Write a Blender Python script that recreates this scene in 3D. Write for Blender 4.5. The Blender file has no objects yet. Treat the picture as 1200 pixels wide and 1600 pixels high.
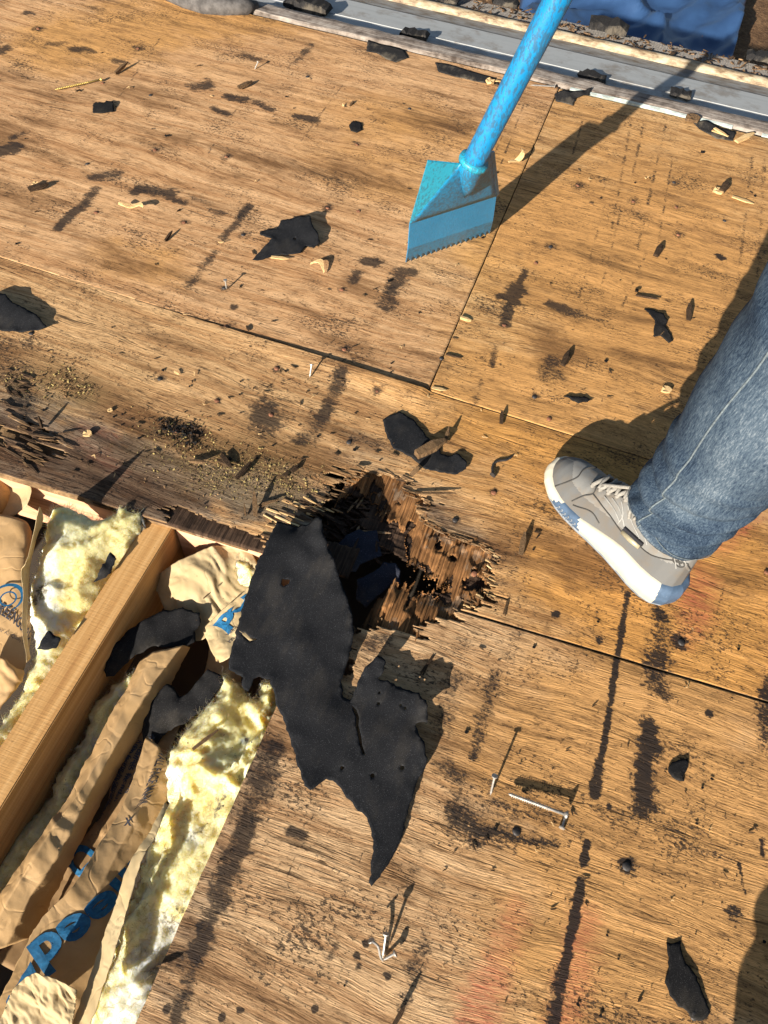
import bpy, bmesh, math, random
import numpy as np
from mathutils import Vector, Matrix
from mathutils.geometry import delaunay_2d_cdt

S = bpy.context.scene
COL = S.collection
random.seed(7)

# ------------------------------------------------------------------ camera, light, exposure
FPX, CAMH = 1130.0, 1.015
AX = np.array([0.94086404, 0.31616782, -0.1217077])      # deck x axis in camera space (right, down, forward)
AY = np.array([0.33083686, -0.78009827, 0.53103075])
AZ = np.cross(AX, AY)
M = np.stack([AX, AY, AZ])
CAMP = np.array([0.0, 0.0, CAMH])
cam_d = bpy.data.cameras.new('camera')
cam = bpy.data.objects.new('camera', cam_d)
COL.objects.link(cam)
cam_d.sensor_fit = 'VERTICAL'
cam_d.sensor_height = 36.0
cam_d.lens = 36.0 * FPX / 1600.0
cam_d.clip_start = 0.02
cam_d.clip_end = 500
R_, D_, F_ = M[:, 0], M[:, 1], M[:, 2]
cam.matrix_world = Matrix(((R_[0], -D_[0], -F_[0], 0), (R_[1], -D_[1], -F_[1], 0), (R_[2], -D_[2], -F_[2], CAMH), (0, 0, 0, 1)))
S.camera = cam

def ray(px, py):
    d = M @ np.array([px - 600.0, py - 800.0, FPX])
    return d / np.linalg.norm(d)
def un(px, py, z=0.0):
    d = ray(px, py)
    return CAMP + d * (z - CAMH) / d[2]
SUN = ray(1325, 91)                                       # direction the sunlight travels (19.7 degrees elevation)
elev = math.asin(-SUN[2])

world = bpy.data.worlds.new('World')
S.world = world
world.use_nodes = True
wn = world.node_tree.nodes
sky = wn.new('ShaderNodeTexSky')
sky.sky_type = 'NISHITA'
sky.sun_disc = False
sky.sun_elevation = elev
sky.sun_rotation = math.atan2(-SUN[0], -SUN[1])
world.node_tree.links.new(sky.outputs[0], wn['Background'].inputs[0])
wn['Background'].inputs[1].default_value = 0.05
sun_d = bpy.data.lights.new('sun', 'SUN')
sun_d.energy = 5.0
sun_d.angle = math.radians(0.5)
sun_d.color = (1.0, 0.93, 0.82)
sun = bpy.data.objects.new('sun', sun_d)
COL.objects.link(sun)
sun.rotation_euler = Vector(SUN).to_track_quat('-Z', 'Y').to_euler()
S.view_settings.view_transform = 'Standard'
S.view_settings.look = 'None'
S.view_settings.gamma = 1
S.view_settings.use_curve_mapping = False
S.view_settings.exposure = 1.2

# ------------------------------------------------------------------ numpy noise
def _h(ix, iy, s):
    n = (ix.astype(np.int64) * 374761393 + iy.astype(np.int64) * 668265263 + s * 1442695041) & 0xffffffff
    n = ((n ^ (n >> 13)) * 1274126177) & 0xffffffff
    n = (n ^ (n >> 16)) & 0xffffffff
    return n / 4294967295.0
def vn(x, y, s=0):
    x = np.asarray(x, float); y = np.asarray(y, float)
    ix, iy = np.floor(x), np.floor(y)
    fx, fy = x - ix, y - iy
    fx = fx * fx * (3 - 2 * fx); fy = fy * fy * (3 - 2 * fy)
    a = _h(ix, iy, s); b = _h(ix + 1, iy, s); c = _h(ix, iy + 1, s); d = _h(ix + 1, iy + 1, s)
    return (a * (1 - fx) + b * fx) * (1 - fy) + (c * (1 - fx) + d * fx) * fy
def fbm(x, y, s=0, o=4):
    r = 0; a = 0.5; t = 0
    for i in range(o):
        r = r + a * vn(x, y, s + i * 17); t += a; a *= 0.5; x = x * 2.03; y = y * 2.03
    return r / t
def sm(a, b, x):
    t = np.clip((x - a) / (b - a), 0, 1)
    return t * t * (3 - 2 * t)
def inpoly(x, y, P):
    r = np.zeros(np.shape(x), bool); n = len(P); j = n - 1
    for i in range(n):
        xi, yi = P[i][0], P[i][1]; xj, yj = P[j][0], P[j][1]
        c = ((yi > y) != (yj > y)) & (x < (xj - xi) * (y - yi) / (yj - yi + 1e-12) + xi)
        r ^= c; j = i
    return r
def segd(x, y, a, b):
    dx, dy = b[0] - a[0], b[1] - a[1]
    t = np.clip(((x - a[0]) * dx + (y - a[1]) * dy) / (dx * dx + dy * dy + 1e-12), 0, 1)
    return np.hypot(x - a[0] - t * dx, y - a[1] - t * dy)
def polyd(x, y, P, closed=True):
    d = np.full(np.shape(x), 9.0)
    n = len(P)
    for i in range(n if closed else n - 1):
        d = np.minimum(d, segd(x, y, P[i], P[(i + 1) % n]))
    return d
def W2(pts, z=0.0):
    return [un(p[0], p[1], p[2] if len(p) > 2 else z) for p in pts]

# ------------------------------------------------------------------ object helpers
def tag(o, label=None, cat=None, group=None, kind=None):
    if label: o['label'] = label
    if cat: o['category'] = cat
    if group: o['group'] = group
    if kind: o['kind'] = kind
    return o
def link(name, me, parent=None):
    o = bpy.data.objects.new(name, me)
    COL.objects.link(o)
    if parent is not None:
        o.parent = parent
        if parent.parent is None:
            o.location = -Vector(parent.location)
    return o
def mesh(name, v, f, m, parent=None, smooth=False, mats=None, mi=None):
    me = bpy.data.meshes.new(name)
    me.from_pydata([tuple(map(float, p)) for p in v], [], [tuple(int(i) for i in q) for q in f])
    for k in (mats or [m]): me.materials.append(k)
    if mi is not None: me.polygons.foreach_set('material_index', np.array(mi, np.int32))
    if smooth: me.polygons.foreach_set('use_smooth', np.ones(len(me.polygons), bool))
    me.update()
    return link(name, me, parent)
def thing(name, label, cat, loc=(0, 0, 0), group=None, kind=None):
    o = bpy.data.objects.new(name, None)
    o.empty_display_size = 0.05
    COL.objects.link(o)
    o.location = tuple(float(c) for c in loc)
    return tag(o, label, cat, group, kind)
def solid(o, t, off=-1):
    m = o.modifiers.new('thickness', 'SOLIDIFY'); m.thickness = t; m.offset = off
    return o
class MB:
    def __init__(s): s.v = []; s.f = []; s.m = []
    def add(s, v, f, mi=0):
        n = len(s.v); s.v += [tuple(p) for p in v]; s.f += [tuple(i + n for i in q) for q in f]; s.m += [mi] * len(f)
    def box(s, c, h, rot=None, mi=0):
        P = []
        for z in (-1, 1):
            for y in (-1, 1):
                for x in (-1, 1):
                    p = np.array([x * h[0], y * h[1], z * h[2]])
                    if rot is not None: p = rot @ p
                    P.append(p + np.asarray(c))
        s.add(P, [(0, 2, 3, 1), (4, 5, 7, 6), (0, 1, 5, 4), (2, 6, 7, 3), (0, 4, 6, 2), (1, 3, 7, 5)], mi)
    def tube(s, P, r, n=8, mi=0, cap=True):
        P = [np.asarray(p, float) for p in P]
        rs = r if hasattr(r, '__len__') else [r] * len(P)
        up = None; V = []
        for i, p in enumerate(P):
            t = P[min(i + 1, len(P) - 1)] - P[max(i - 1, 0)]; t = t / (np.linalg.norm(t) + 1e-12)
            if up is None:
                up = np.cross(t, [0.31, 0.2, 1.0]); 
                if np.linalg.norm(up) < 1e-3: up = np.cross(t, [1, 0, 0])
            up = up - t * (up @ t); up /= np.linalg.norm(up); b = np.cross(t, up)
            for k in range(n):
                a = 2 * math.pi * k / n
                V.append(p + rs[i] * (math.cos(a) * up + math.sin(a) * b))
        F = []
        for i in range(len(P) - 1):
            for k in range(n):
                F.append((i * n + k, i * n + (k + 1) % n, (i + 1) * n + (k + 1) % n, (i + 1) * n + k))
        if cap:
            F.append(tuple(range(n - 1, -1, -1))); F.append(tuple((len(P) - 1) * n + k for k in range(n)))
        s.add(V, F, mi)
    def build(s, name, m, parent=None, smooth=False, mats=None):
        return mesh(name, s.v, s.f, m, parent, smooth, mats, s.m if mats else None)
def cr(P, n):
    """Catmull-Rom through the rows of P, n samples."""
    P = np.asarray(P, float); k = len(P)
    if k == 2:
        t = np.linspace(0, 1, n)[:, None]; return P[0] * (1 - t) + P[1] * t
    Q = np.vstack([2 * P[0] - P[1], P, 2 * P[-1] - P[-2]]); out = []
    for u in np.linspace(0, k - 1 - 1e-9, n):
        i = int(u); t = u - i; a, b, c, d = Q[i], Q[i + 1], Q[i + 2], Q[i + 3]
        out.append(0.5 * (2 * b + (c - a) * t + (2 * a - 5 * b + 4 * c - d) * t * t + (3 * b - a - 3 * c + d) * t ** 3))
    return np.array(out)

# ------------------------------------------------------------------ material helpers
class NT:
    def __init__(s, name):
        s.m = bpy.data.materials.new(name); s.m.use_nodes = True
        s.t = s.m.node_tree; s.n = s.t.nodes; s.b = s.n['Principled BSDF']
        s.b.inputs['Specular IOR Level'].default_value = 0.25
        s._co = None
    def L(s, a, b): s.t.links.new(a, b)
    def put(s, sock, v):
        if hasattr(v, 'links') or hasattr(v, 'is_linked'): s.L(v, sock)
        else: sock.default_value = v
    def co(s):
        if s._co is None: s._co = s.n.new('ShaderNodeTexCoord').outputs['Object']
        return s._co
    def mapped(s, scale=(1, 1, 1), loc=(0, 0, 0), vec=None):
        n = s.n.new('ShaderNodeMapping'); n.inputs['Scale'].default_value = scale; n.inputs['Location'].default_value = loc
        s.L(vec if vec is not None else s.co(), n.inputs['Vector']); return n.outputs[0]
    def noise(s, vec, scale=1.0, detail=4, rough=0.6, dist=0.0):
        n = s.n.new('ShaderNodeTexNoise'); s.L(vec, n.inputs['Vector'])
        n.inputs['Scale'].default_value = scale; n.inputs['Detail'].default_value = detail
        n.inputs['Roughness'].default_value = rough; n.inputs['Distortion'].default_value = dist
        return n.outputs['Fac']
    def math(s, op, a, b=0.0, c=0.0):
        n = s.n.new('ShaderNodeMath'); n.operation = op
        s.put(n.inputs[0], a); s.put(n.inputs[1], b); s.put(n.inputs[2], c); return n.outputs[0]
    def step(s, x, a, b, lo=0.0, hi=1.0):
        n = s.n.new('ShaderNodeMapRange'); n.interpolation_type = 'SMOOTHSTEP'
        s.put(n.inputs[0], x); n.inputs[1].default_value = a; n.inputs[2].default_value = b
        n.inputs[3].default_value = lo; n.inputs[4].default_value = hi; return n.outputs[0]
    def ramp(s, x, stops):
        n = s.n.new('ShaderNodeValToRGB'); s.L(x, n.inputs[0]); e = n.color_ramp.elements
        while len(e) < len(stops): e.new(0.5)
        for q, (p, c) in zip(e, stops): q.position = p; q.color = (c[0], c[1], c[2], 1)
        return n.outputs[0]
    def mix(s, f, a, b, mode='MIX'):
        n = s.n.new('ShaderNodeMix'); n.data_type = 'RGBA'; n.blend_type = mode
        s.put(n.inputs[0], f)
        for k, v in ((6, a), (7, b)):
            if isinstance(v, tuple): n.inputs[k].default_value = (v[0], v[1], v[2], 1)
            else: s.L(v, n.inputs[k])
        return n.outputs[2]
    def attr(s, name):
        n = s.n.new('ShaderNodeAttribute'); n.attribute_name = name
        q = s.n.new('ShaderNodeSeparateColor'); s.L(n.outputs['Color'], q.inputs[0])
        return q.outputs[0], q.outputs[1], q.outputs[2], n.outputs['Alpha']
    def bump(s, h, dist=0.002, strength=1.0):
        n = s.n.new('ShaderNodeBump'); n.inputs['Strength'].default_value = strength; n.inputs['Distance'].default_value = dist
        s.L(h, n.inputs['Height']); s.L(n.outputs[0], s.b.inputs['Normal'])
    def fin(s, col, rough=0.85, spec=None, metal=None):
        s.put(s.b.inputs['Base Color'], (*col, 1) if isinstance(col, tuple) else col)
        s.put(s.b.inputs['Roughness'], rough)
        if spec is not None: s.b.inputs['Specular IOR Level'].default_value = spec
        if metal is not None: s.put(s.b.inputs['Metallic'], metal)
        return s.m

def ply_material(name, off, light, mid, dark, gold, cracky=1.0, ridge=1.0):
    t = NT(name)
    c0 = t.mapped((1, 1, 1), off)
    warp = t.noise(t.mapped((0.8, 2.6, 1), vec=c0), 1.6, 3)
    warp2 = t.noise(t.mapped((6, 20, 1), vec=c0), 1.0, 3)
    sep = t.n.new('ShaderNodeSeparateXYZ'); t.L(c0, sep.inputs[0])
    yy = t.math('ADD', sep.outputs[1], t.math('MULTIPLY', t.math('SUBTRACT', warp, 0.5), 0.10))
    yy = t.math('ADD', yy, t.math('MULTIPLY', t.math('SUBTRACT', warp2, 0.5), 0.007))
    cmb = t.n.new('ShaderNodeCombineXYZ'); t.L(sep.outputs[0], cmb.inputs[0]); t.L(yy, cmb.inputs[1])
    cv = cmb.outputs[0]
    g0 = t.noise(t.mapped((1.3, 30, 1), vec=cv), 1.0, 4, 0.6)
    g1 = t.noise(t.mapped((6, 120, 1), vec=cv), 1.0, 6, 0.70)
    g2 = t.noise(t.mapped((34, 430, 1), vec=cv), 1.0, 4, 0.7)
    fine = t.noise(c0, 520, 4, 0.75)
    blot = t.noise(t.mapped((1.9, 11, 1), vec=cv), 1.0, 6, 0.66)
    blot2 = t.noise(t.mapped((5, 15, 1), (3, 7, 1), vec=c0), 1.0, 6, 0.72)
    blot3 = t.noise(t.mapped((1.1, 1.6, 1), (8, 2, 1), vec=c0), 1.0, 4, 0.6)
    tar, brown, red, dust = t.attr('stain')
    gld, grey, wet, fib = t.attr('tone')
    grain = t.math('ADD', t.math('ADD', t.math('MULTIPLY', g0, 0.36), t.math('MULTIPLY', g1, 0.36)), t.math('MULTIPLY', g2, 0.28))
    base = t.ramp(grain, [(0.36, dark), (0.445, mid), (0.53, light), (0.64, tuple(min(.8, k * 1.22 + .03) for k in light))])
    goldc = t.ramp(grain, [(0.36, tuple(k * 0.32 for k in gold)), (0.45, tuple(k * 0.74 for k in gold)), (0.54, gold), (0.66, tuple(min(.8, k * 1.2 + .03) for k in gold))])
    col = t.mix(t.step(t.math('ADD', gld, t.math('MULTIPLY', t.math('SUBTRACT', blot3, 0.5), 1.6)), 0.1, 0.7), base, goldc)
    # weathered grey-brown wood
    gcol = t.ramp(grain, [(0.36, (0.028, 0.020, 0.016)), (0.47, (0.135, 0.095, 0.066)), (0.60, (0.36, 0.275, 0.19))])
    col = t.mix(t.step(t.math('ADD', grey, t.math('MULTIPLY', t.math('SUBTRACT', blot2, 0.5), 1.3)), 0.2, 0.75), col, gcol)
    # water-brown blotches along the grain, the sheet's own and the painted ones
    bm = t.step(t.math('ADD', brown, t.math('ADD', t.math('MULTIPLY', t.math('SUBTRACT', blot, 0.5), 2.6), t.math('MULTIPLY', t.math('SUBTRACT', blot2, 0.5), 1.0))), 0.02, 0.62)
    col = t.mix(t.math('MULTIPLY', bm, 0.80), col, t.ramp(grain, [(0.38, (0.040, 0.019, 0.009)), (0.50, (0.16, 0.075, 0.028)), (0.64, (0.34, 0.175, 0.068))]))
    st = t.noise(t.mapped((1.4, 26, 1), (7, 7, 1), vec=cv), 1.0, 5, 0.7)
    stm = t.math('MULTIPLY', t.step(t.math('ADD', st, t.math('MULTIPLY', t.math('SUBTRACT', blot3, 0.5), 0.5)), 0.54, 0.74), 0.58)
    col = t.mix(stm, col, (0.060, 0.028, 0.012))
    mo = t.noise(t.mapped((17, 34, 1), (2, 7, 5), vec=cv), 1.0, 8, 0.74)
    mo2 = t.noise(t.mapped((60, 210, 1), (2, 3, 5), vec=cv), 1.0, 5, 0.75)
    mom = t.math('MULTIPLY', t.step(t.math('ADD', mo, t.math('MULTIPLY', t.math('SUBTRACT', mo2, 0.5), 0.55)), 0.47, 0.70), 0.50)
    col = t.mix(mom, col, (0.13, 0.062, 0.024))
    dk = t.math('MULTIPLY', t.step(t.math('ADD', mo2, t.math('MULTIPLY', t.math('SUBTRACT', blot2, 0.5), 0.7)), 0.60, 0.70), 0.75)
    col = t.mix(dk, col, (0.040, 0.022, 0.012))
    # red marking paint, worn off the ridges
    rm = t.math('MULTIPLY', red, t.step(t.math('ADD', g2, t.math('MULTIPLY', fine, 0.5)), 0.60, 0.95, 0.9, 0.1))
    col = t.mix(rm, col, (0.52, 0.11, 0.07))
    dm = t.math('MULTIPLY', dust, t.step(t.math('ADD', fine, t.math('MULTIPLY', blot2, 0.4)), 0.55, 0.85))
    col = t.mix(dm, col, (0.27, 0.20, 0.09))
    # short dark checks along the grain
    ck = t.noise(t.mapped((20, 300, 1), (9, 3, 2), vec=cv), 1.0, 4, 0.72)
    ck2 = t.noise(t.mapped((2.6, 9, 1), (2, 5, 2), vec=c0), 1.0, 4, 0.65)
    ckm = t.math('MULTIPLY', t.step(ck, 0.585, 0.66), t.step(t.math('ADD', ck2, t.math('MULTIPLY', grey, 0.30)), 0.36, 0.62, 0.15, 1.0))
    lc = t.noise(t.mapped((2.2, 70, 1), (4, 9, 2), vec=cv), 1.0, 2, 0.5)
    lcm = t.math('MULTIPLY', t.step(t.math('ABSOLUTE', t.math('SUBTRACT', lc, 0.5)), 0.012, 0.003), t.step(ck2, 0.50, 0.60))
    ckm = t.math('MULTIPLY', t.math('MAXIMUM', ckm, lcm), 0.70 * cracky)
    col = t.mix(ckm, col, (0.026, 0.015, 0.009))
    # specks of tar and dirt everywhere
    sp = t.noise(t.mapped((130, 240, 1), vec=c0), 1.0, 4, 0.75)
    spr = t.noise(t.mapped((6, 9, 1), (1, 4, 4), vec=c0), 1.0, 5, 0.7)
    spm = t.math('MULTIPLY', t.step(t.math('ADD', sp, t.math('MULTIPLY', spr, 0.8)), 0.985, 1.07), 0.85)
    col = t.mix(spm, col, (0.022, 0.018, 0.016))
    dirt = t.math('MULTIPLY', t.step(t.noise(t.mapped((24, 85, 1), (4, 4, 4), vec=cv), 1.0, 6, 0.8), 0.48, 0.70), 0.50)
    col = t.mix(dirt, col, (0.10, 0.050, 0.022))
    # roofing tar, broken up by the grain
    sk = t.noise(t.mapped((170, 260, 1), (6, 1, 3), vec=c0), 1.0, 4, 0.75)
    tn = t.math('ADD', t.math('MULTIPLY', t.math('SUBTRACT', g1, 0.5), 0.7), t.math('ADD', t.math('MULTIPLY', t.math('SUBTRACT', sk, 0.5), 1.5), t.math('MULTIPLY', t.math('SUBTRACT', g2, 0.5), 0.5)))
    tm = t.step(t.math('ADD', t.math('MULTIPLY', tar, t.math('ADD', 1.0, t.math('MULTIPLY', fib, 0.12))), t.math('MULTIPLY', t.math('MULTIPLY', tn, t.math('SUBTRACT', 1.0, t.math('MULTIPLY', fib, 0.45))), t.step(tar, 0.02, 0.22))), 0.23, 0.56)
    col = t.mix(t.math('MULTIPLY', tm, t.math('SUBTRACT', 0.95, t.math('MULTIPLY', fib, 0.08))), col, (0.012, 0.0115, 0.013))
    wetc = t.mix(1.0, col, (0.50, 0.38, 0.30), 'MULTIPLY')
    col = t.mix(wet, col, wetc)
    h = t.math('ADD', t.math('MULTIPLY', g2, 0.8), t.math('MULTIPLY', g1, 0.8 * ridge))
    h = t.math('SUBTRACT', h, t.math('MULTIPLY', ckm, 0.7))
    h = t.math('ADD', h, t.math('MULTIPLY', fine, 0.22))
    h = t.math('ADD', h, t.math('MULTIPLY', spm, 0.3))
    t.bump(h, 0.0019 * ridge, 0.9)
    return t.fin(col, 0.86, 0.16)

M_ply1 = ply_material('weathered_plywood_tan', (3.1, 1.7, 0), (0.63, 0.375, 0.185), (0.46, 0.242, 0.106), (0.15, 0.066, 0.026), (0.64, 0.335, 0.115), 0.8, 0.75)
M_ply2 = ply_material('weathered_plywood_golden', (7.9, 4.3, 0), (0.62, 0.375, 0.165), (0.43, 0.225, 0.085), (0.15, 0.068, 0.026), (0.63, 0.325, 0.110), 1.0, 0.9)
M_ply3 = ply_material('weathered_plywood_strip', (1.3, 9.1, 0), (0.60, 0.365, 0.17), (0.43, 0.228, 0.095), (0.14, 0.064, 0.026), (0.63, 0.31, 0.088), 1.15, 1.1)
M_ply4 = ply_material('weathered_plywood_ridged', (5.3, 6.1, 0), (0.59, 0.375, 0.195), (0.42, 0.235, 0.110), (0.12, 0.058, 0.026), (0.62, 0.33, 0.120), 1.1, 1.2)

def fibre_material(name, light, dark, sx=300, sy=9):
    t = NT(name)
    g = t.noise(t.mapped((sx, sy, 20)), 1.0, 4, 0.7)
    b = t.noise(t.mapped((16, 12, 10)), 1.0, 4)
    k = t.math('ADD', t.math('MULTIPLY', g, 0.65), t.math('MULTIPLY', b, 0.35))
    col = t.ramp(k, [(0.34, dark), (0.50, tuple((l + d) * 0.45 for l, d in zip(light, dark))), (0.62, light)])
    w = t.noise(t.mapped((26, 20, 10), (3, 1, 2)), 1.0, 5, 0.7)
    col = t.mix(t.math('MULTIPLY', t.step(w, 0.50, 0.66), 0.75), col, tuple(k * 0.22 for k in light))
    col = t.mix(t.math('MULTIPLY', t.step(w, 0.44, 0.36), 0.5), col, (0.30, 0.22, 0.15) if light[0] > .3 else light)
    t.bump(g, 0.004, 0.9)
    return t.fin(col, 0.9, 0.12)
M_fib = fibre_material('splintered_cross_ply', (0.40, 0.19, 0.070), (0.022, 0.010, 0.006), 360, 7)
M_fibdk = fibre_material('rotten_dark_cross_ply', (0.10, 0.060, 0.038), (0.016, 0.011, 0.009))
M_edge = fibre_material('plywood_edge_layers', (0.32, 0.20, 0.10), (0.05, 0.028, 0.015), 25, 25)

def lumber(name, light, mid, dark, axis='y'):
    t = NT(name)
    sc = {'y': ((150, 3, 150), (40, 1.2, 40)), 'x': ((3, 150, 150), (1.2, 40, 40))}[axis]
    a = t.noise(t.mapped(sc[0]), 1.0, 4, 0.6); b = t.noise(t.mapped(sc[1]), 1.0, 3, 0.55, 0.6)
    k = t.math('ADD', t.math('MULTIPLY', a, 0.45), t.math('MULTIPLY', b, 0.55))
    col = t.ramp(k, [(0.33, dark), (0.48, mid), (0.62, light)])
    sp = t.noise(t.mapped((90, 90, 90)), 1.0, 4, 0.7)
    col = t.mix(t.math('MULTIPLY', t.step(sp, 0.64, 0.74), 0.5), col, (0.12, 0.07, 0.035))
    saw = t.noise(t.mapped((35, 420, 35)), 1.0, 2)
    t.bump(t.math('ADD', a, t.math('MULTIPLY', saw, 0.5)), 0.0012, 0.7)
    return t.fin(col, 0.8, 0.2)
M_rafter = lumber('sawn_rafter_wood', (0.62, 0.37, 0.155), (0.50, 0.275, 0.10), (0.33, 0.155, 0.05))
M_block = lumber('pinkish_blocking_wood', (0.66, 0.39, 0.235), (0.52, 0.285, 0.165), (0.33, 0.165, 0.09), 'x')
M_chipl = lumber('pale_fresh_wood', (0.72, 0.52, 0.27), (0.58, 0.38, 0.17), (0.33, 0.19, 0.08), 'x')
M_chipd = fibre_material('dark_old_wood', (0.13, 0.080, 0.046), (0.022, 0.014, 0.010), 20, 200)
M_chipm = fibre_material('brown_old_wood', (0.33, 0.20, 0.10), (0.06, 0.034, 0.018), 20, 220)

def felt_material(name, base, hi, dusty=0.25):
    t = NT(name)
    n1 = t.noise(t.mapped((1, 1, 1)), 900, 2, 0.6); n2 = t.noise(t.mapped((1, 1, 1)), 9, 5, 0.65); n3 = t.noise(t.mapped((60, 14, 30)), 1.0, 4, 0.6)
    col = t.mix(t.step(n2, 0.35, 0.7, 0.25, 0.75), base, hi)
    col = t.mix(t.step(n1, 0.58, 0.74), col, tuple(k * 3.2 + 0.02 for k in hi))
    col = t.mix(t.math('MULTIPLY', t.step(t.math('ADD', n2, t.math('MULTIPLY', n3, 0.6)), 0.80, 1.0), dusty), col, (0.20, 0.165, 0.12))
    t.bump(t.math('ADD', t.math('MULTIPLY', n1, 0.6), t.math('ADD', n3, n2)), 0.0014, 0.8)
    return t.fin(col, 0.9, 0.10)
M_felt = felt_material('black_roofing_felt', (0.0085, 0.009, 0.0105), (0.014, 0.0145, 0.0165), .05)
M_feltdk = felt_material('black_felt_plain', (0.008, 0.008, 0.009), (0.013, 0.0125, 0.0125), 0.06)
M_feltblue = felt_material('smooth_black_felt', (0.020, 0.022, 0.032), (0.028, 0.031, 0.045), 0.12)
M_shingle = felt_material('granule_shingle', (0.016, 0.015, 0.015), (0.028, 0.026, 0.025), 0.45)

def kraft_material(name, a, b, dirty=0.35, trans=0.25):
    t = NT(name)
    n1 = t.noise(t.mapped((1, 1, 1)), 16, 5, 0.65); n2 = t.noise(t.mapped((1, 1, 1)), 240, 3, 0.6); n3 = t.noise(t.mapped((30, 6, 30)), 1.0, 4)
    col = t.mix(t.step(n1, 0.3, 0.7), a, b)
    col = t.mix(t.math('MULTIPLY', t.step(t.math('ADD', n1, t.math('MULTIPLY', n2, 0.5)), 0.86, 1.02), dirty), col, (0.10, 0.062, 0.035))
    c1 = t.math('MINIMUM', t.math('ABSOLUTE', t.math('SUBTRACT', t.noise(t.mapped((1, 1, 1), (3, 1, 7)), 11, 2, 0.5), 0.5)), 0.035)
    c2 = t.math('MINIMUM', t.math('ABSOLUTE', t.math('SUBTRACT', t.noise(t.mapped((1, 1, 1), (9, 4, 2)), 19, 2, 0.5), 0.5)), 0.03)
    t.bump(t.math('ADD', t.math('MULTIPLY', t.math('ADD', c1, c2), 16.0), t.math('ADD', t.math('MULTIPLY', n2, 0.25), n3)), 0.0011, 0.7)
    t.fin(col, 0.72, 0.25)
    tr = t.n.new('ShaderNodeBsdfTranslucent'); t.L(col, tr.inputs[0])
    mx = t.n.new('ShaderNodeMixShader'); mx.inputs[0].default_value = trans
    t.L(t.b.outputs[0], mx.inputs[1]); t.L(tr.outputs[0], mx.inputs[2]); t.L(mx.outputs[0], t.n['Material Output'].inputs[0])
    return t.m
M_kraft = kraft_material('kraft_paper', (0.50, 0.315, 0.140), (0.57, 0.375, 0.185))
M_kraftpale = kraft_material('pale_kraft_paper', (0.50, 0.37, 0.19), (0.58, 0.45, 0.255), 0.35)
M_kraftdk = kraft_material('dark_kraft_paper', (0.26, 0.155, 0.07), (0.40, 0.245, 0.11), 0.7)  # darker, more blotched version of the kraft colour

def wool_material():
    t = NT('yellow_glass_wool')
    n1 = t.noise(t.mapped((1, 1, 1)), 14, 5, 0.6); n2 = t.noise(t.mapped((1, 1, 1)), 170, 4, 0.7); n3 = t.noise(t.mapped((1, 1, 1), (5, 2, 1)), 5.5, 3, 0.55)
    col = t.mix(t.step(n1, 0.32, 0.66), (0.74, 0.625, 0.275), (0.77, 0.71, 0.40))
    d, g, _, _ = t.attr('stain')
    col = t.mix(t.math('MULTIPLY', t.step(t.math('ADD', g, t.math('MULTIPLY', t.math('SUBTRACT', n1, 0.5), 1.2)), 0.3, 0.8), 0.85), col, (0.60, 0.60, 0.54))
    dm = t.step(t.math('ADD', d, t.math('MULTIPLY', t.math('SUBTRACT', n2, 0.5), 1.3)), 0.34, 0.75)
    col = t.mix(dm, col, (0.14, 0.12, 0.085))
    sp = t.noise(t.mapped((1, 1, 1), (2, 8, 3)), 230, 3, 0.6)
    col = t.mix(t.step(t.math('ADD', sp, t.math('MULTIPLY', n3, 0.35)), 0.90, 0.94), col, (0.06, 0.045, 0.03))
    t.bump(t.math('ADD', t.math('MULTIPLY', n2, 0.8), n1), 0.0028, 0.7)
    t.fin(col, 0.95, 0.03)
    t.b.inputs['Subsurface Weight'].default_value = 1.0
    t.b.inputs['Subsurface Radius'].default_value = (0.022, 0.019, 0.011)
    t.b.inputs['Subsurface Scale'].default_value = 1.0
    return t.m
M_wool = wool_material()
def plain(name, col, rough=0.7, spec=0.3, metal=0.0, var=0.25, sc=60, bump=0.0006):
    t = NT(name)
    n = t.noise(t.mapped((1, 1, 1)), sc, 5, 0.65)
    c = t.mix(t.step(n, 0.3, 0.72), tuple(k * (1 - var) for k in col), tuple(min(1, k * (1 + var)) for k in col))
    if bump: t.bump(n, bump, 0.8)
    return t.fin(c, rough, spec, metal)
M_rust = plain('rusty_nail_steel', (0.20, 0.085, 0.045), 0.75, 0.3, 0.2, 0.45, 300)
M_darknail = plain('dark_nail_steel', (0.045, 0.040, 0.038), 0.55, 0.4, 0.4, 0.4, 300)
M_steel = plain('galvanised_nail_steel', (0.34, 0.32, 0.29), 0.45, 0.5, 0.6, 0.25, 300)
M_brass = plain('yellow_zinc_screw', (0.55, 0.40, 0.12), 0.4, 0.5, 0.6, 0.25, 300)
M_print = plain('blue_print', (0.012, 0.105, 0.225), 0.6, 0.3, 0, 0.3, 160, 0)
M_printdk = plain('dark_print', (0.045, 0.045, 0.055), 0.7, 0.2, 0, 0.4, 200, 0)

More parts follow.
